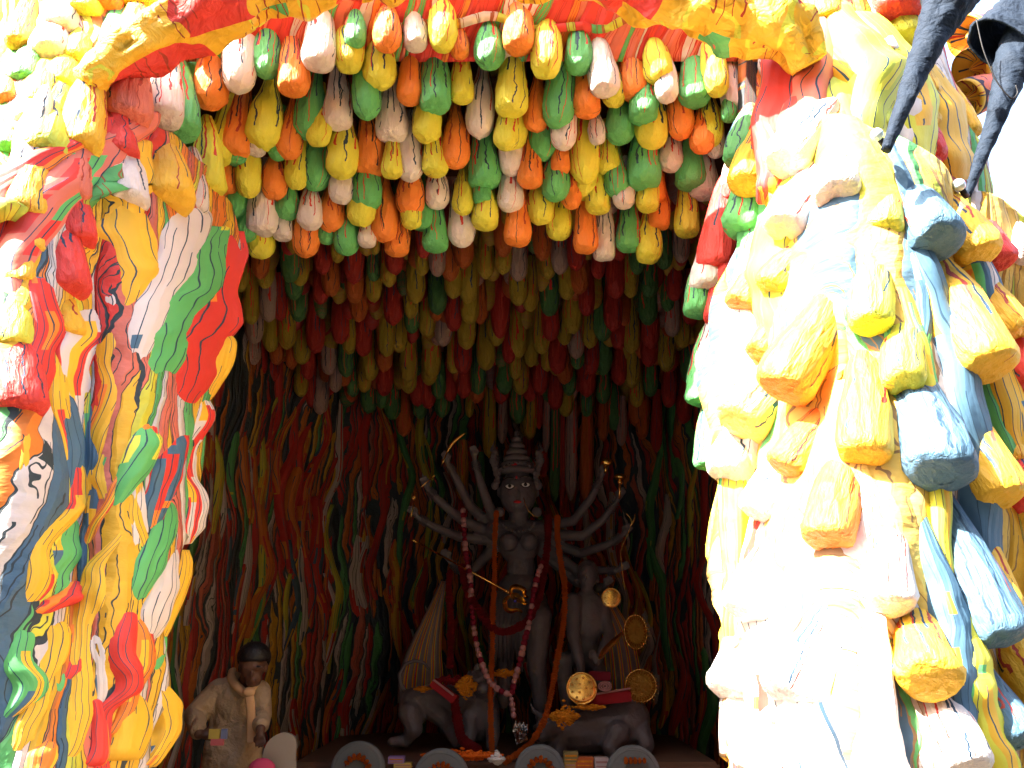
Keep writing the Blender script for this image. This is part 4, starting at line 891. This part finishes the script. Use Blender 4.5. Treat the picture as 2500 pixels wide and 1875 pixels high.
# lion at left
li = empty('lion_statue', q10(300, 1300), 'grey clay lion statue with raised curled tail, striding at the left', 'statue')
bm = bmesh.new()
ball(bm, q10(190, 1040, 8.3), 118 * U, (.95, .9, 1.1), seg=18, rings=12)
limb(bm, [q10(200, 1000, 8.3), q10(400, 960, 8.35), q10(640, 1010, 8.35)], [112 * U, 100 * U, 130 * U])
ball(bm, q10(700, 1080, 8.3), 160 * U, (.9, .85, 1.2), seg=18, rings=12)
limb(bm, [q10(160, 1080, 8.2), q10(190, 1200, 8.15), q10(130, 1290, 8.2), q10(20, 1300, 8.15)], [86 * U, 66 * U, 48 * U, 34 * U])
limb(bm, [q10(330, 1040, 8.3), q10(430, 1130, 8.25), q10(480, 1230, 8.25), q10(520, 1310, 8.15)], [86 * U, 66 * U, 48 * U, 36 * U])
limb(bm, [q10(620, 1120, 8.2), q10(620, 1240, 8.15), q10(600, 1330, 8.1)], [70 * U, 52 * U, 42 * U]); limb(bm, [q10(780, 1120, 8.2), q10(800, 1240, 8.15), q10(790, 1330, 8.1)], [70 * U, 52 * U, 42 * U])
limb(bm, [q10(150, 950, 8.35), q10(95, 870, 8.35), q10(80, 780, 8.35), q10(120, 700, 8.35), q10(200, 672, 8.35), q10(270, 690, 8.35), q10(310, 740, 8.35)], [22 * U, 21 * U, 19 * U, 17 * U, 16 * U, 15 * U, 12 * U])
ball(bm, q10(720, 850, 8.2), 105 * U, (.95, 1, 1)); ball(bm, q10(735, 890, 8.02), 58 * U, (1, 1, .8))
for sx in (655, 790): ball(bm, q10(sx, 770, 8.2), 24 * U)
link('body', remeshed('body', bm, .013, 3), M_clay, li)
bm = bmesh.new()
for k in range(60):
    a = k * 2.399; rr_ = 60 + 90 * (k / 60); c0 = q10(705 + rr_ * math.cos(a) * .8, 900 + rr_ * math.sin(a) * 1.25, 8.16 + .05 * random.random()); ball(bm, c0, random.uniform(18, 28) * U, (1, .6, 1.5), seg=7, rings=5)
link('mane', bm_mesh('mane', bm, True), M_clay, li)
# buffalo at right
bu = empty('buffalo_statue', q10(1600, 1350), 'massive grey clay buffalo statue lying across the right of the stage', 'statue')
bm = bmesh.new()
ball(bm, q10(1820, 1140, 8.2), 190 * U, (.95, .9, 1.0), seg=20, rings=14)
limb(bm, [q10(1800, 1160, 8.2), q10(1550, 1200, 8.15), q10(1320, 1230, 8.1)], [175 * U, 165 * U, 140 * U]); ball(bm, q10(1240, 1190, 8.0), 95 * U, (1, 1, .9))
limb(bm, [q10(1760, 1230, 8.0), q10(1700, 1340, 7.95), q10(1730, 1430, 7.95)], [90 * U, 60 * U, 44 * U]); limb(bm, [q10(1930, 1200, 8.1), q10(1990, 1320, 8.0), q10(1960, 1430, 8.0)], [80 * U, 54 * U, 42 * U])
limb(bm, [q10(1320, 1300, 8.0), q10(1280, 1420, 7.95)], [70 * U, 44 * U]); ball(bm, q10(1170, 1250, 7.95), 50 * U)
limb(bm, [q10(1940, 1060, 8.3), q10(2000, 1180, 8.2), q10(1990, 1330, 8.2)], [16 * U, 14 * U, 12 * U])
for s_ in (-1, 1): limb(bm, [q10(1240 + s_ * 50, 1110, 8.0), q10(1240 + s_ * 130, 1060, 7.98), q10(1240 + s_ * 150, 990, 7.98)], [24 * U, 18 * U, 6 * U], 8)
link('body', remeshed('body', bm, .014, 4), M_clay, bu)

# weapons
def simple(name, label, cat, bm, mat, group=None, smooth=True):
    o = link(name, bm_mesh(name, bm, smooth), mat); meta(o, label, cat, group); return o
tr = empty('trident', q9(440, 1150, 8.25), 'long golden trident held diagonally in front of the goddess', 'trident')
bm = bmesh.new(); tube(bm, [q9(190, 1010, 8.3), q9(960, 1430, 8.0)], 6.5 * U, 10); 
for t in (0.0, .02, .93, .95, .97): ball(bm, q9(190, 1010, 8.3).lerp(q9(960, 1430, 8.0), t), 13 * U, seg=8, rings=6)
link('shaft', bm_mesh('shaft', bm, True), M_gold, tr)
def blade(bm, pts, wd, Y, th=10, T=.005):
    P = catmull(pts, 6); n = len(P); f = []; b = []
    for i, (x, y) in enumerate(P):
        x0, y0 = P[max(i - 1, 0)]; x1, y1 = P[min(i + 1, n - 1)]; d = Vector((x1 - x0, y1 - y0)).normalized(); nx, ny = -d.y, d.x
        w_ = wd[0] + (wd[1] - wd[0]) * math.sin(math.pi * (i / (n - 1)) ** .8) if i < n - 1 else 0
        f.append([bm.verts.new(q9(x + nx * w_ * k, y + ny * w_ * k, Y - (.018 if k == 0 else 0))) for k in (-1, 0, 1)])
        b.append([bm.verts.new(q9(x + nx * w_ * k, y + ny * w_ * k, Y + .012)) for k in (-1, 0, 1)])
    for i in range(n - 1):
        for k in (0, 1):
            bm.faces.new((f[i][k], f[i][k + 1], f[i + 1][k + 1], f[i + 1][k])); bm.faces.new((b[i][k + 1], b[i][k], b[i + 1][k], b[i + 1][k + 1]))
        bm.faces.new((f[i][0], f[i + 1][0], b[i + 1][0], b[i][0])); bm.faces.new((f[i + 1][2], f[i][2], b[i][2], b[i + 1][2]))
    bm.faces.new((f[0][2], f[0][1], f[0][0], b[0][0], b[0][1], b[0][2]))
for P, wd in (([(940, 1430), (945, 1375), (990, 1365), (1040, 1390), (1045, 1430), (1072, 1450)], (8, 19)), ([(930, 1440), (895, 1470), (900, 1530), (940, 1555), (990, 1545), (1030, 1565)], (8, 19)), ([(935, 1435), (970, 1440), (1010, 1465), (1066, 1505)], (8, 30))):
    bm = bmesh.new(); blade(bm, P, wd, 7.98); link('tine', bm_mesh('tine', bm, False), M_gold, tr)
bm = bmesh.new(); ball(bm, q9(972, 1477, 7.95), 11 * U); link('gem', bm_mesh('gem', bm, True), plain('violet_glass', (.05, .02, .5), .1, .8), tr)
bm = bmesh.new(); blade(bm, [(445, 330), (490, 260), (540, 215), (590, 180)], (6, 14), 8.3); tube(bm, [q9(400, 440, 8.3), q9(445, 330, 8.3)], 5 * U, 8); simple('curved_sword', 'thin curved golden sword in the topmost left hand', 'sword', bm, M_gold)
bm = bmesh.new(); tube(bm, [q9(205, 635, 8.3), q9(345, 512, 8.3)], 4.5 * U, 8); ball(bm, q9(345, 512, 8.3), 9 * U); simple('arrow_rod', 'short straight golden rod in the third left hand', 'rod', bm, M_gold)
bm = bmesh.new(); tube(bm, [q9(160, 870, 8.3), q9(195, 700, 8.3)], 4.5 * U, 8)
for k in (-1, 0, 1): tube(bm, [q9(190, 700, 8.3), q9(188 + k * 13, 672, 8.3), q9(190 + k * 13, 640, 8.3)], 3.2 * U, 6)
simple('small_trident', 'small golden fork held in the fourth left hand', 'fork', bm, M_gold)
bm = bmesh.new(); ball(bm, q9(1680, 405, 8.3), 48 * U, (1, .6, .7)); tube(bm, [q9(1668, 490, 8.3), q9(1672, 430, 8.3)], [9 * U, 16 * U], 10); simple('golden_conch', 'golden conch shell raised in the highest right hand', 'conch', bm, M_gold)
bm = bmesh.new(); ball(bm, q9(1782, 520, 8.3), 44 * U, (1.1, 1, .6)); tube(bm, [q9(1775, 690, 8.3), q9(1782, 540, 8.3)], [7 * U, 11 * U], 10); ball(bm, q9(1780, 560, 8.3), 20 * U); simple('golden_mace', 'golden round-headed mace in the second right hand', 'mace', bm, M_gold)
bm = bmesh.new(); tube(bm, catmull([tuple(q9(x, y, 8.3)) for x, y in [(1830, 800), (1870, 860), (1850, 940), (1790, 1080), (1795, 1200), (1805, 1290), (1820, 1390)]], 6), 3.5 * U, 6); blade(bm, [(1860, 900), (1890, 850), (1900, 800)], (3, 9), 8.3); simple('golden_bow', 'slender golden bow hanging from the lower right hands', 'bow', bm, M_gold)
def studded(name, P, r, label, n, spikes=False, sq=1.0):
    e = empty(name, P, label, 'shield'); bm = bmesh.new(); ball(bm, P, r, (sq, .12, 1), seg=28, rings=10); link('plate', bm_mesh('plate', bm, True), M_filigree if spikes else M_gold, e)
    bm = bmesh.new(); tube(bm, [P + Vector((math.cos(a) * r * sq, -.01, math.sin(a) * r)) for a in [k * 6.2832 / 30 for k in range(31)]], r * .06, 6); link('rim', bm_mesh('rim', bm, True), M_gold, e)
    bm = bmesh.new()
    for k in range(n):
        a = k * 6.2832 / n
        if spikes:
            for rr_, l_ in ((.75, .25), (.98, .16)):
                c0 = P + Vector((math.cos(a) * r * sq * rr_, -.03, math.sin(a) * r * rr_)); tube(bm, [c0, c0 + Vector((math.cos(a) * r * l_, -.04, math.sin(a) * r * l_))], [r * .045, r * .008], 4)
        else:
            ball(bm, P + Vector((math.cos(a) * r * .68 * sq, -r * .10, math.sin(a) * r * .68)), r * .09, seg=8, rings=6)
            if k % 3 == 0: ball(bm, P + Vector((math.cos(a) * r * .3 * sq, -r * .12, math.sin(a) * r * .3)), r * .08, seg=8, rings=6)
    link('studs', bm_mesh('studs', bm, True), M_gold, e)
studded('small_shield', q9(1712, 1452, 8.25), 68 * U, 'small studded golden shield below the lowest right hand', 6)
studded('round_shield', q10(1485, 885, 7.8), 100 * U, 'dark studded round golden shield in front of the kneeling fighter', 9)
studded('filigree_disc', q10(1900, 450, 8.3), 120 * U, 'upper fringed golden disc tilted beside the scimitar', 26, True, .68)
studded('filigree_disc', q10(1940, 865, 8.1), 108 * U, 'lower bright fringed golden disc beside the red cloth', 30, True)
bm = bmesh.new(); blade(bm, [(1620, 1264 + 660), (1660, 1264 + 600), (1720, 1264 + 540), (1770, 1264 + 490), (1802, 1264 + 455)], (10, 24), 7.95)
simple('scimitar', 'broad golden scimitar raised by the kneeling fighter', 'sword', bm, M_gold, smooth=False)
# garlands
def chain(name, pts, step, r, mat, label, part, sq=(1, 1, .7), mats=None, cat='garland', fluffy=False):
    P = [Vector(p) for p in catmull([tuple(p) for p in pts], 14)]; e = empty(name, P[0], label, cat)
    bm = bmesh.new(); ball(bm, (0, 0, 0), 1, sq, seg=9, rings=6)
    if fluffy:
        for v in bm.verts: v.co *= 1 + .22 * noise.noise(v.co * 4)
    me = bm_mesh(part, bm, not fluffy); me.materials.append(mat); alt = me.copy(); alt.materials[0] = mats or mat
    run = 0; nx = 0; first = None
    for a, b in zip(P, P[1:]):
        l_ = (b - a).length
        while nx <= run + l_:
            p = a.lerp(b, (nx - run) / l_ if l_ else 0); o = bpy.data.objects.new(part, alt if (mats and random.random() < .5) else me); COL.objects.link(o)
            o.parent = e; o.location = p - e.location; s_ = r * random.uniform(.85, 1.15); o.scale = (s_,) * 3; o.rotation_mode = 'QUATERNION'
            o.rotation_quaternion = (b - a).to_track_quat('Z', 'Y'); nx += step
        run += l_
    bm = bmesh.new(); tube(bm, P, r * .22, 5); link('thread', bm_mesh('thread', bm, True), M_maroon, e)
    return e
chain('marigold_garland', [q9(828, 790, 8.25), q9(815, 1000, 8.15), q9(812, 1300, 8.1), q10(800, 300, 8.0), q10(795, 600, 7.95), q10(782, 1000, 7.8), q10(795, 1440, 7.6)], 17 * U, 22 * U, M_mari, 'straight orange marigold garland hanging down left of the torso', 'marigold', (1, 1, .5), fluffy=True)
chain('marigold_garland', [q9(1298, 830, 8.3), q9(1300, 1000, 8.15), q9(1335, 1250, 8.1), q10(1355, 100, 8.0), q10(1345, 380, 7.95), q10(1290, 700, 7.85), q10(1230, 1020, 7.75), q10(1170, 1190, 7.7), q10(1060, 1340, 7.65), q10(880, 1460, 7.6)], 17 * U, 23 * U, M_mari, 'long orange marigold garland sweeping down from the right shoulder', 'marigold', (1, 1, .5), fluffy=True)
chain('lotus_garland', [q9(570, 780, 8.3), q9(590, 1100, 8.2), q9(622, 1280, 8.1), q10(640, 290, 8.0), q10(665, 500, 7.95), q10(715, 690, 7.9), q10(790, 850, 7.85), q10(930, 930, 7.8), q10(965, 830, 7.83), q10(1005, 690, 7.86), q10(1050, 500, 7.9), q10(1075, 400, 7.95), q9(1130, 1340, 8.0), q9(1185, 1170, 8.1)], 38 * U, 22 * U, M_lotus, 'looped garland of pale pink lotus buds crossing the statue', 'lotus_bud', (1, 1, 1.1), M_maroon)
chain('lotus_garland', [q10(935, 930, 7.8), q10(955, 1040, 7.78), q10(962, 1130, 7.76)], 34 * U, 18 * U, M_lotus, 'short tail of pink lotus buds hanging from the loop', 'lotus_bud', (1, 1, 1.1))
chain('red_garland', [q9(1228, 830, 8.3), q9(1220, 1050, 8.2), q9(1180, 1350, 8.1), q10(1130, 250, 8.0), q10(1050, 380, 7.98), q10(900, 450, 7.97), q10(780, 410, 7.98), q10(680, 260, 8.0), q9(600, 1400, 8.1), q9(560, 1200, 8.2)], 24 * U, 30 * U, M_rose, 'thick dark red rose garland looped across the hips', 'rose', (1, 1, .7), fluffy=True)
chain('red_garland', [q9(470, 1250, 8.2), q10(460, 100, 8.15), q10(475, 400, 8.1), q10(470, 720, 8.05)], 24 * U, 27 * U, M_rose, 'straight dark red garland hanging left of the hips', 'rose', (1, 1, .7), fluffy=True)
chain('red_garland', [q10(500, 960, 8.0), q10(530, 1150, 7.95), q10(570, 1290, 7.9), q10(700, 1370, 7.7)], 24 * U, 34 * U, M_rose, 'dark red garland falling over the lion haunch', 'rose', (1, 1, .7), fluffy=True)
# flower heaps
def heap(P, rx, ry, rz, n, r, mat, label):
    bm = bmesh.new(); V = []
    for k in range(n):
        a = random.random() * 6.28; t = random.random() ** .5; z = random.random() * (1 - t)
        ball(bm, P + Vector((math.cos(a) * t * rx, -abs(math.sin(a)) * t * ry, (z * 2 - 1 + t) * rz)), r * random.uniform(.7, 1.2), (1, 1, .6), seg=6, rings=4)
    o = simple('flower_heap', label, 'flowers', bm, mat, smooth=False); o['kind'] = 'stuff'
heap(q10(600, 870, 8.05), 80 * U, 60 * U, 110 * U, 260, 13 * U, M_mariy, 'yellow marigold heap on the back of the lion')
heap(q10(260, 890, 8.1), 60 * U, 40 * U, 24 * U, 80, 12 * U, M_mariy, 'small orange petals behind the lion tail')
heap(q10(890, 770, 8.1), 110 * U, 40 * U, 40 * U, 140, 12 * U, M_mariy, 'orange petals between the garlands')
heap(q10(1350, 1100, 7.75), 100 * U, 60 * U, 100 * U, 300, 13 * U, M_mariy, 'yellow marigold heap hanging before the buffalo')
heap(q10(1540, 1030, 7.8), 110 * U, 40 * U, 30 * U, 140, 12 * U, M_mariy, 'marigold strip under the red cloth')
heap(q10(560, 1400, 7.5), 260 * U, 60 * U, 50 * U, 420, 14 * U, M_mari, 'orange petals strewn at the front left of the stage')
heap(q10(480, 820, 8.1), 110 * U, 40 * U, 50 * U, 160, 13 * U, M_rose, 'dark red petals behind the marigold heap')
heap(q10(830, 1430, 7.45), 50 * U, 40 * U, 50 * U, 90, 14 * U, M_white, 'white flowers between the front plates')
def slab(name, P, s, ang, mat, label, cat):
    bm = bmesh.new(); box(bm, P, s, Matrix.Rotation(ang, 3, 'Y'), bev=.006); return simple(name, label, cat, bm, mat, smooth=False)
slab('folded_cloth', q10(420, 905, 8.0), (200 * U, .12, 60 * U), R(36), M_redcloth, 'folded dark red cloth tilted on the lion back', 'cloth')
slab('cloth_band', q10(420, 880, 7.92), (180 * U, .02, 14 * U), R(36), M_lotus, 'pale band along the tilted red cloth', 'ribbon')
slab('folded_cloth', q10(1700, 960, 7.95), (290 * U, .14, 70 * U), R(-6), M_redcloth, 'wide folded red cloth on the buffalo back', 'cloth')
slab('cloth_band', q10(1720, 910, 7.87), (260 * U, .02, 12 * U), R(-9), M_lotus, 'pale braid edging the wide red cloth', 'ribbon')
slab('rolled_cloth', q10(1620, 790, 7.98), (150 * U, .12, 60 * U), R(2), M_maroon, 'maroon rolled cloth resting above the shield', 'cloth')
bm = bmesh.new()
for rr_ in (45, 30, 14): tube(bm, [q10(1665 + rr_ * math.cos(a) * 1.1, 870 + rr_ * math.sin(a) * .8, 7.82) for a in [k * 6.2832 / 20 for k in range(21)]], 5 * U, 6)
simple('coiled_ribbon', 'pale coiled ribbon on the red cloth beside the shield', 'ribbon', bm, M_lotus)
bm = bmesh.new()
for k in range(7):
    a = R(20 + k * 12); p0 = q10(985, 1320, 7.65); p1 = q10(985 + 190 * math.cos(a) * .8 * (1 if k > 2 else .6), 1320 - 190 * math.sin(a), 7.6)
    v = [bm.verts.new(c) for c in (p0, p0.lerp(p1, .6) + Vector((-.03, 0, 0)), p1, p0.lerp(p1, .6) + Vector((.035, -.03, 0)))]; bm.faces.new(v)
fo = simple('foil_fan', 'crumpled silver and red foil fan below the garland tail', 'fan', bm, plain('silver_foil', (.75, .78, .8), .12, .6, metal=1, bump=1.0, dist=.05), smooth=False)
fo.modifiers.new('t', 'SOLIDIFY').thickness = .004
# striped cloth cones behind
def stripe_mat():
    g = G('striped_backcloth', .9); uv = g.sep(g.coord('UV')); f = g.math('FRACT', g.math('MULTIPLY', uv[0], 5)); 
    g.color(g.ramp(f, [(0, (.30, .26, .28)), (.55, C['Q']), (.68, (.3, .26, .28)), (.8, C['R']), (.9, C['Y'])], True)); return g.m
M_str = stripe_mat()
for a_, lab in (([(420, 60, 30), (350, 300, 120), (280, 560, 240), (250, 780, 330), (240, 1000, 340)], 'left striped cloth draped behind the lion'), ([(1560, 60, 60), (1650, 250, 200), (1740, 500, 280), (1780, 780, 320), (1790, 1000, 320)], 'right striped cloth draped behind the fighter')):
    V = []; F = []; UV = []; P = catmull(a_, 6)
    for x, y, wd in P:
        for k in range(17):
            t = k / 16; V.append(q10(x + (t - .5) * wd, y, 9.1 - .18 * math.sin(math.pi * t) - .03 * math.sin(t * 40))); UV.append((t, y / 500))
    for i in range(len(P) - 1):
        for k in range(16): q = i * 17 + k; F.append((q, q + 1, q + 18, q + 17))
    o = link('striped_drape', mesh('striped_drape', V, F, UV), M_str); meta(o, lab, 'cloth'); o.modifiers.new('t', 'SOLIDIFY').thickness = .01
# streamers behind and above the statue
for i, (x, y0, y1, wd, c) in enumerate([(770,-250,370,115,'Y'),(870,-200,260,80,'W'),(620,-220,60,70,'Y'),(1085,-200,230,110,'Y'),(1155,-250,150,60,'R'),(1210,-200,330,60,'W'),(1275,-230,720,90,'G'),(1330,-150,800,45,'R'),(1400,-230,700,100,'W'),(1520,-150,720,110,'O'),(990,-150,110,110,'G'),(560,240,700,100,'Q'),(1190,250,520,60,'R'),(1650,-150,240,90,'O'),(1790,-100,280,80,'W'),(700,330,800,70,'G'),(1950,-200,230,110,'O'),(2060,-150,330,90,'R')]):
    B = q9(x, y1, 9.3); T = q9(x + 10, y0, 9.35)
    o = put_pod('hanging_streamer', B, T, wd * .5 * .3165 * msize(1260, 1100, 9.3), 'long', c, i)
    o['label'] = 'long %s streamer hanging behind the statue, %s from the left' % (NAMES[c], ORD[sorted([770,870,620,1085,1155,1210,1275,1330,1400,1520,990,560,1190,1650,1790,700,1950,2060]).index(x)]); o['category'] = 'streamer'; o['group'] = 'streamers hanging behind the statue'

# front plates, boxes
for i, (px, py, r, lab) in enumerate([(874,1880,66,'leftmost'), (1077,1900,68,'second from left'), (1318,1884,62,'third from left'), (1546,1890,66,'rightmost')]):
    P = at(px, py, 7.35); r_ = r * msize(px, py, 7.35); e = empty('stone_plate', P, '%s round grey stone plate at the front of the stage' % lab, 'plate', 'round stone plates along the stage front')
    bm = bmesh.new(); q = Matrix.Rotation(R(90), 3, 'X'); 
    tube(bm, [P + Vector((0, y, 0)) for y in (.05, .04, -.02, -.035)], [r_ * .94, r_, r_, r_ * .93], 36); link('disc', bm_mesh('disc', bm, False), M_stone, e)
    for rr_ in (.86, .42):
        bm = bmesh.new(); tube(bm, [P + Vector((math.cos(a) * r_ * rr_, -.037, math.sin(a) * r_ * rr_)) for a in [k * 6.2832 / 36 for k in range(37)]], r_ * .02, 6); link('ring', bm_mesh('ring', bm, True), M_stone, e)
    bm = bmesh.new()
    for k in range(20): a = k * 6.2832 / 20; box(bm, P + Vector((math.cos(a) * r_ * .64, -.037, math.sin(a) * r_ * .64)), (.006, .008, r_ * .16), Matrix.Rotation(-a + R(90), 3, 'Y'))
    link('marks', bm_mesh('marks', bm), M_stone, e, 'stuff')
    chain('plate_garland', [P + Vector((math.cos(a) * r_ * .45, -.07, math.sin(a) * r_ * .5)) for a in [R(20 + 20 * k) for k in range(8)]] if i != 3 else [P + Vector((x, -.07, r_ * .5)) for x in (-.06, -.02, .03, .08)], .035, .026, M_mari, 'short orange marigold string on the %s stone plate' % lab, 'marigold', (1, 1, .6), fluffy=True)
for i, (x, y, w_, h_, c, lab) in enumerate([(480,520,100,40,(.35,.22,.5),'violet striped incense box left of the second plate'), (520,555,110,32,(.65,.5,.12),'yellow incense box in front of the violet one'), (1560,500,90,60,(.25,.22,.08),'gold patterned box right of the third plate'), (1555,555,70,40,(.5,.3,.05),'small brown box below the gold patterned box'), (1645,535,110,60,(.55,.12,.03),'red and green bordered box between the right plates'), (1750,540,85,66,(.62,.5,.5),'white and pink box beside the rightmost plate')]):
    P = at(780 + x * .393, 1650 + y * .393, 7.5); m_ = .393 * msize(1200, 1860, 7.5); e = empty('offering_box', P, lab, 'box', 'small boxes on the stage front')
    bm = bmesh.new(); box(bm, P, (w_ * m_, .09, h_ * m_), bev=.003); link('carton', bm_mesh('carton', bm), plain('carton_paint', c, .5, var=.2), e)
    bm = bmesh.new(); box(bm, P + Vector((0, -.046, h_ * m_ * .12)), (w_ * m_ * .82, .004, h_ * m_ * .18)); box(bm, P + Vector((0, -.046, -h_ * m_ * .25)), (w_ * m_ * .82, .004, h_ * m_ * .1)); link('printed_band', bm_mesh('printed_band', bm), M_lotus if i % 2 else M_mariy, e)

# ---------------------------------------------------------------- the man
def qm(x, y, Y=6.3): return at(350 + x * .226, 1500 + y * .226, Y)
mu = .226 * msize(600, 1700, 6.3)
base = qm(950, 1200); base.z = 0
man = empty('person', base, 'man in a cream shirt with an ochre scarf, head bowed, holding a booklet', 'person')
bm = bmesh.new()
hc = qm(1180, 560, 6.2)
ball(bm, hc + Vector((0, 0, .02)), .098, (.92, 1.05, 1.12), seg=20, rings=14); ball(bm, hc + Vector((.02, -.03, -.075)), .062, (.95, 1, .95))
ball(bm, hc + Vector((.032, -.108, -.045)), .013, (1, 1.3, 1.7)); ball(bm, hc + Vector((.03, -.092, -.085)), .018, (1.3, .5, .5)); limb(bm, [hc + Vector((-.03, -.09, -.005)), hc + Vector((.09, -.085, -.005))], [.012, .012], 6)
for s_ in (-1, 1): ball(bm, hc + Vector((s_ * .09, .01, -.01)), .028, (.4, .7, 1.15))
limb(bm, [hc + Vector((-.01, .03, -.05)), qm(1080, 800, 6.32)], [.058, .066])
limb(bm, [qm(1050, 900, 6.35), qm(980, 1300, 6.35), qm(960, 1650, 6.35)], [.09, .09, .09])
zf = Vector((0, 0, 0))
hip = qm(960, 1700, 6.35)
for s_ in (-1, 1): limb(bm, [hip + Vector((s_ * .09, 0, 0)), Vector((hip.x + s_ * .10, 6.33, .48)), Vector((hip.x + s_ * .1, 6.36, .09))], [.095, .065, .045]); limb(bm, [Vector((hip.x + s_ * .1, 6.36, .05)), Vector((hip.x + s_ * .12, 6.16, .035))], [.045, .032])
wrR = qm(600, 1290, 6.1); wrL = qm(1265, 1240, 6.08)
limb(bm, [qm(830, 830, 6.35), qm(560, 1090, 6.28), wrR], [.062, .048, .033]); hand(bm, wrR, Vector((1, -.1, -.12)), .026, .6, 1)
limb(bm, [qm(1240, 850, 6.35), qm(1275, 1090, 6.3), wrL], [.062, .048, .033]); hand(bm, wrL, Vector((.2, -.3, -1)), .026, .6, -1)
link('body', remeshed('body', bm, .008, 2), M_skin, man)
bm = bmesh.new(); ball(bm, hc + Vector((.005, .004, .056)), .113, (.98, 1.05, .93), seg=20, rings=14)
for v in list(bm.verts):
    l_ = v.co - hc
    if l_.y < -.02 and l_.z < .02: v.co += Vector((0, .06, .03))
    v.co += v.co.normalized() * .006 * noise.noise(v.co * 60)
link('hair', bm_mesh('hair', bm, True), M_hair, man)
for s_ in (-.028, .052):
    bm = bmesh.new(); ball(bm, hc + Vector((s_ + .012, -.092, .0)), .011, (1.4, .6, .6)); e = link('eye', bm_mesh('eye', bm, True), M_black, man)
bm = bmesh.new()   # shirt
def torso_ring(c0, rx, ry): return c0, rx, ry
ball(bm, qm(1040, 960, 6.35), .19, (1.0, .72, 1.1), seg=20, rings=14)
limb(bm, [qm(830, 840, 6.36), qm(1230, 860, 6.36)], [.088, .085]); 
for (x, y, r) in [(1030, 1000, .175), (1000, 1150, .172), (985, 1300, .178), (970, 1450, .187), (960, 1620, .195), (955, 1800, .205), (955, 1980, .212)]: ball(bm, qm(x, y, 6.35), r, (1.05, .72, 1.0), seg=20, rings=12)
limb(bm, [qm(830, 840, 6.35), qm(690, 960, 6.31), qm(560, 1090, 6.27), qm(575, 1200, 6.18), qm(590, 1260, 6.13)], [.095, .085, .077, .062, .055])
limb(bm, [qm(1240, 850, 6.35), qm(1275, 1090, 6.3), qm(1268, 1200, 6.12)], [.09, .07, .055])
for k in range(24):
    a = random.choice([(820, 870, 560, 1100), (1000, 950, 1010, 1500), (900, 1000, 1180, 1300), (620, 1000, 590, 1240), (1050, 1100, 980, 1600)]); t = random.random()
    x, y = lerp(a[0], a[2], t), lerp(a[1], a[3], t); limb(bm, [qm(x - 60, y + random.uniform(-30, 30), 6.26), qm(x + 70, y + random.uniform(-20, 70), 6.26)], [.006, .012], 6)
link('shirt', remeshed('shirt', bm, .010, 3), M_kurta, man)
bm = bmesh.new()
tube(bm, catmull([tuple(p) for p in [qm(960, 600, 6.36), qm(950, 680, 6.28), qm(1010, 770, 6.2), qm(1110, 850, 6.16), qm(1180, 800, 6.16), qm(1220, 720, 6.24), qm(1200, 640, 6.36)]], 6), .028, 10, .6)
tube(bm, catmull([tuple(p) for p in [qm(1130, 820, 6.15), qm(1155, 960, 6.13), qm(1165, 1150, 6.14), qm(1165, 1300, 6.13), qm(1160, 1390, 6.12)]], 6), [.02] * 3 + [.03] * 22, 12, .35)
ball(bm, qm(1140, 840, 6.14), .036, (1.2, .7, .9))
link('scarf', bm_mesh('scarf', bm, True), M_scarf, man)
bk = empty('booklet', qm(820, 1320, 6.02), 'small yellow, pink and blue booklet held at the waist by the man', 'booklet')
for dx, w2, c in ((-50, 110, (.45, .36, .08)), (55, 60, (.16, .2, .35))):
    bm = bmesh.new(); box(bm, qm(820 + dx, 1290, 6.02), (w2 * mu, .02, 95 * mu)); link('cover', bm_mesh('cover', bm), plain('booklet_print', c, .5), bk)
bm = bmesh.new(); box(bm, qm(800, 1375, 6.02), (130 * mu, .018, 70 * mu)); link('lower_cover', bm_mesh('lower_cover', bm), plain('pink_print', (.5, .12, .14), .5), bk)
# white plastic chair and a pink cushion
ch = empty('plastic_chair', Vector((qm(1450, 1600, 5.9).x, 5.9, 0)), 'white plastic chair with rounded back at the right of the man', 'chair')
V = []; F = []; m_ = mu
c0 = qm(1475, 1500, 5.9); n = 18
prof = [(0, -.19, -.6), (-.0, -.19, -.3)]
bm = bmesh.new(); outline = []
for k in range(n + 1):
    a = math.pi * k / n; outline.append(c0 + Vector((math.cos(a) * .10 + .025 * math.sin(a), 0, math.sin(a) ** .8 * .12)))
outline += [c0 + Vector((-.24, .02, -.45)), c0 + Vector((.13, .02, -.45))]
fr = [bm.verts.new(p + Vector((0, -.02 * math.cos((p.x - c0.x) * 8), 0))) for p in outline]; bk_ = [bm.verts.new(p + Vector((0, .012, 0))) for p in outline]
bm.faces.new(fr); bm.faces.new(bk_[::-1])
for k in range(len(fr)): bm.faces.new((fr[k - 1], fr[k], bk_[k], bk_[k - 1]))
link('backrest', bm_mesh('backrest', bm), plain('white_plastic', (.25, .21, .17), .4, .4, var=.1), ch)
bm = bmesh.new(); box(bm, Vector((c0.x, 5.68, .43)), (.42, .42, .03), bev=.01); link('seat', bm_mesh('seat', bm), M_white, ch)
for sx in (-.18, .18):
    for sy in (5.5, 5.88): bm = bmesh.new(); tube(bm, [Vector((c0.x + sx, sy, .42)), Vector((c0.x + sx * 1.2, sy, 0))], [.022, .016], 8); link('leg', bm_mesh('leg', bm, True), M_white, ch)
bm = bmesh.new(); ball(bm, qm(1280, 1680, 5.8), .085, (1, .5, .8)); simple('pink_pouch', 'pink cloth pouch leaning against the white chair', 'pouch', bm, plain('pink_cloth', (.5, .05, .12), .8))
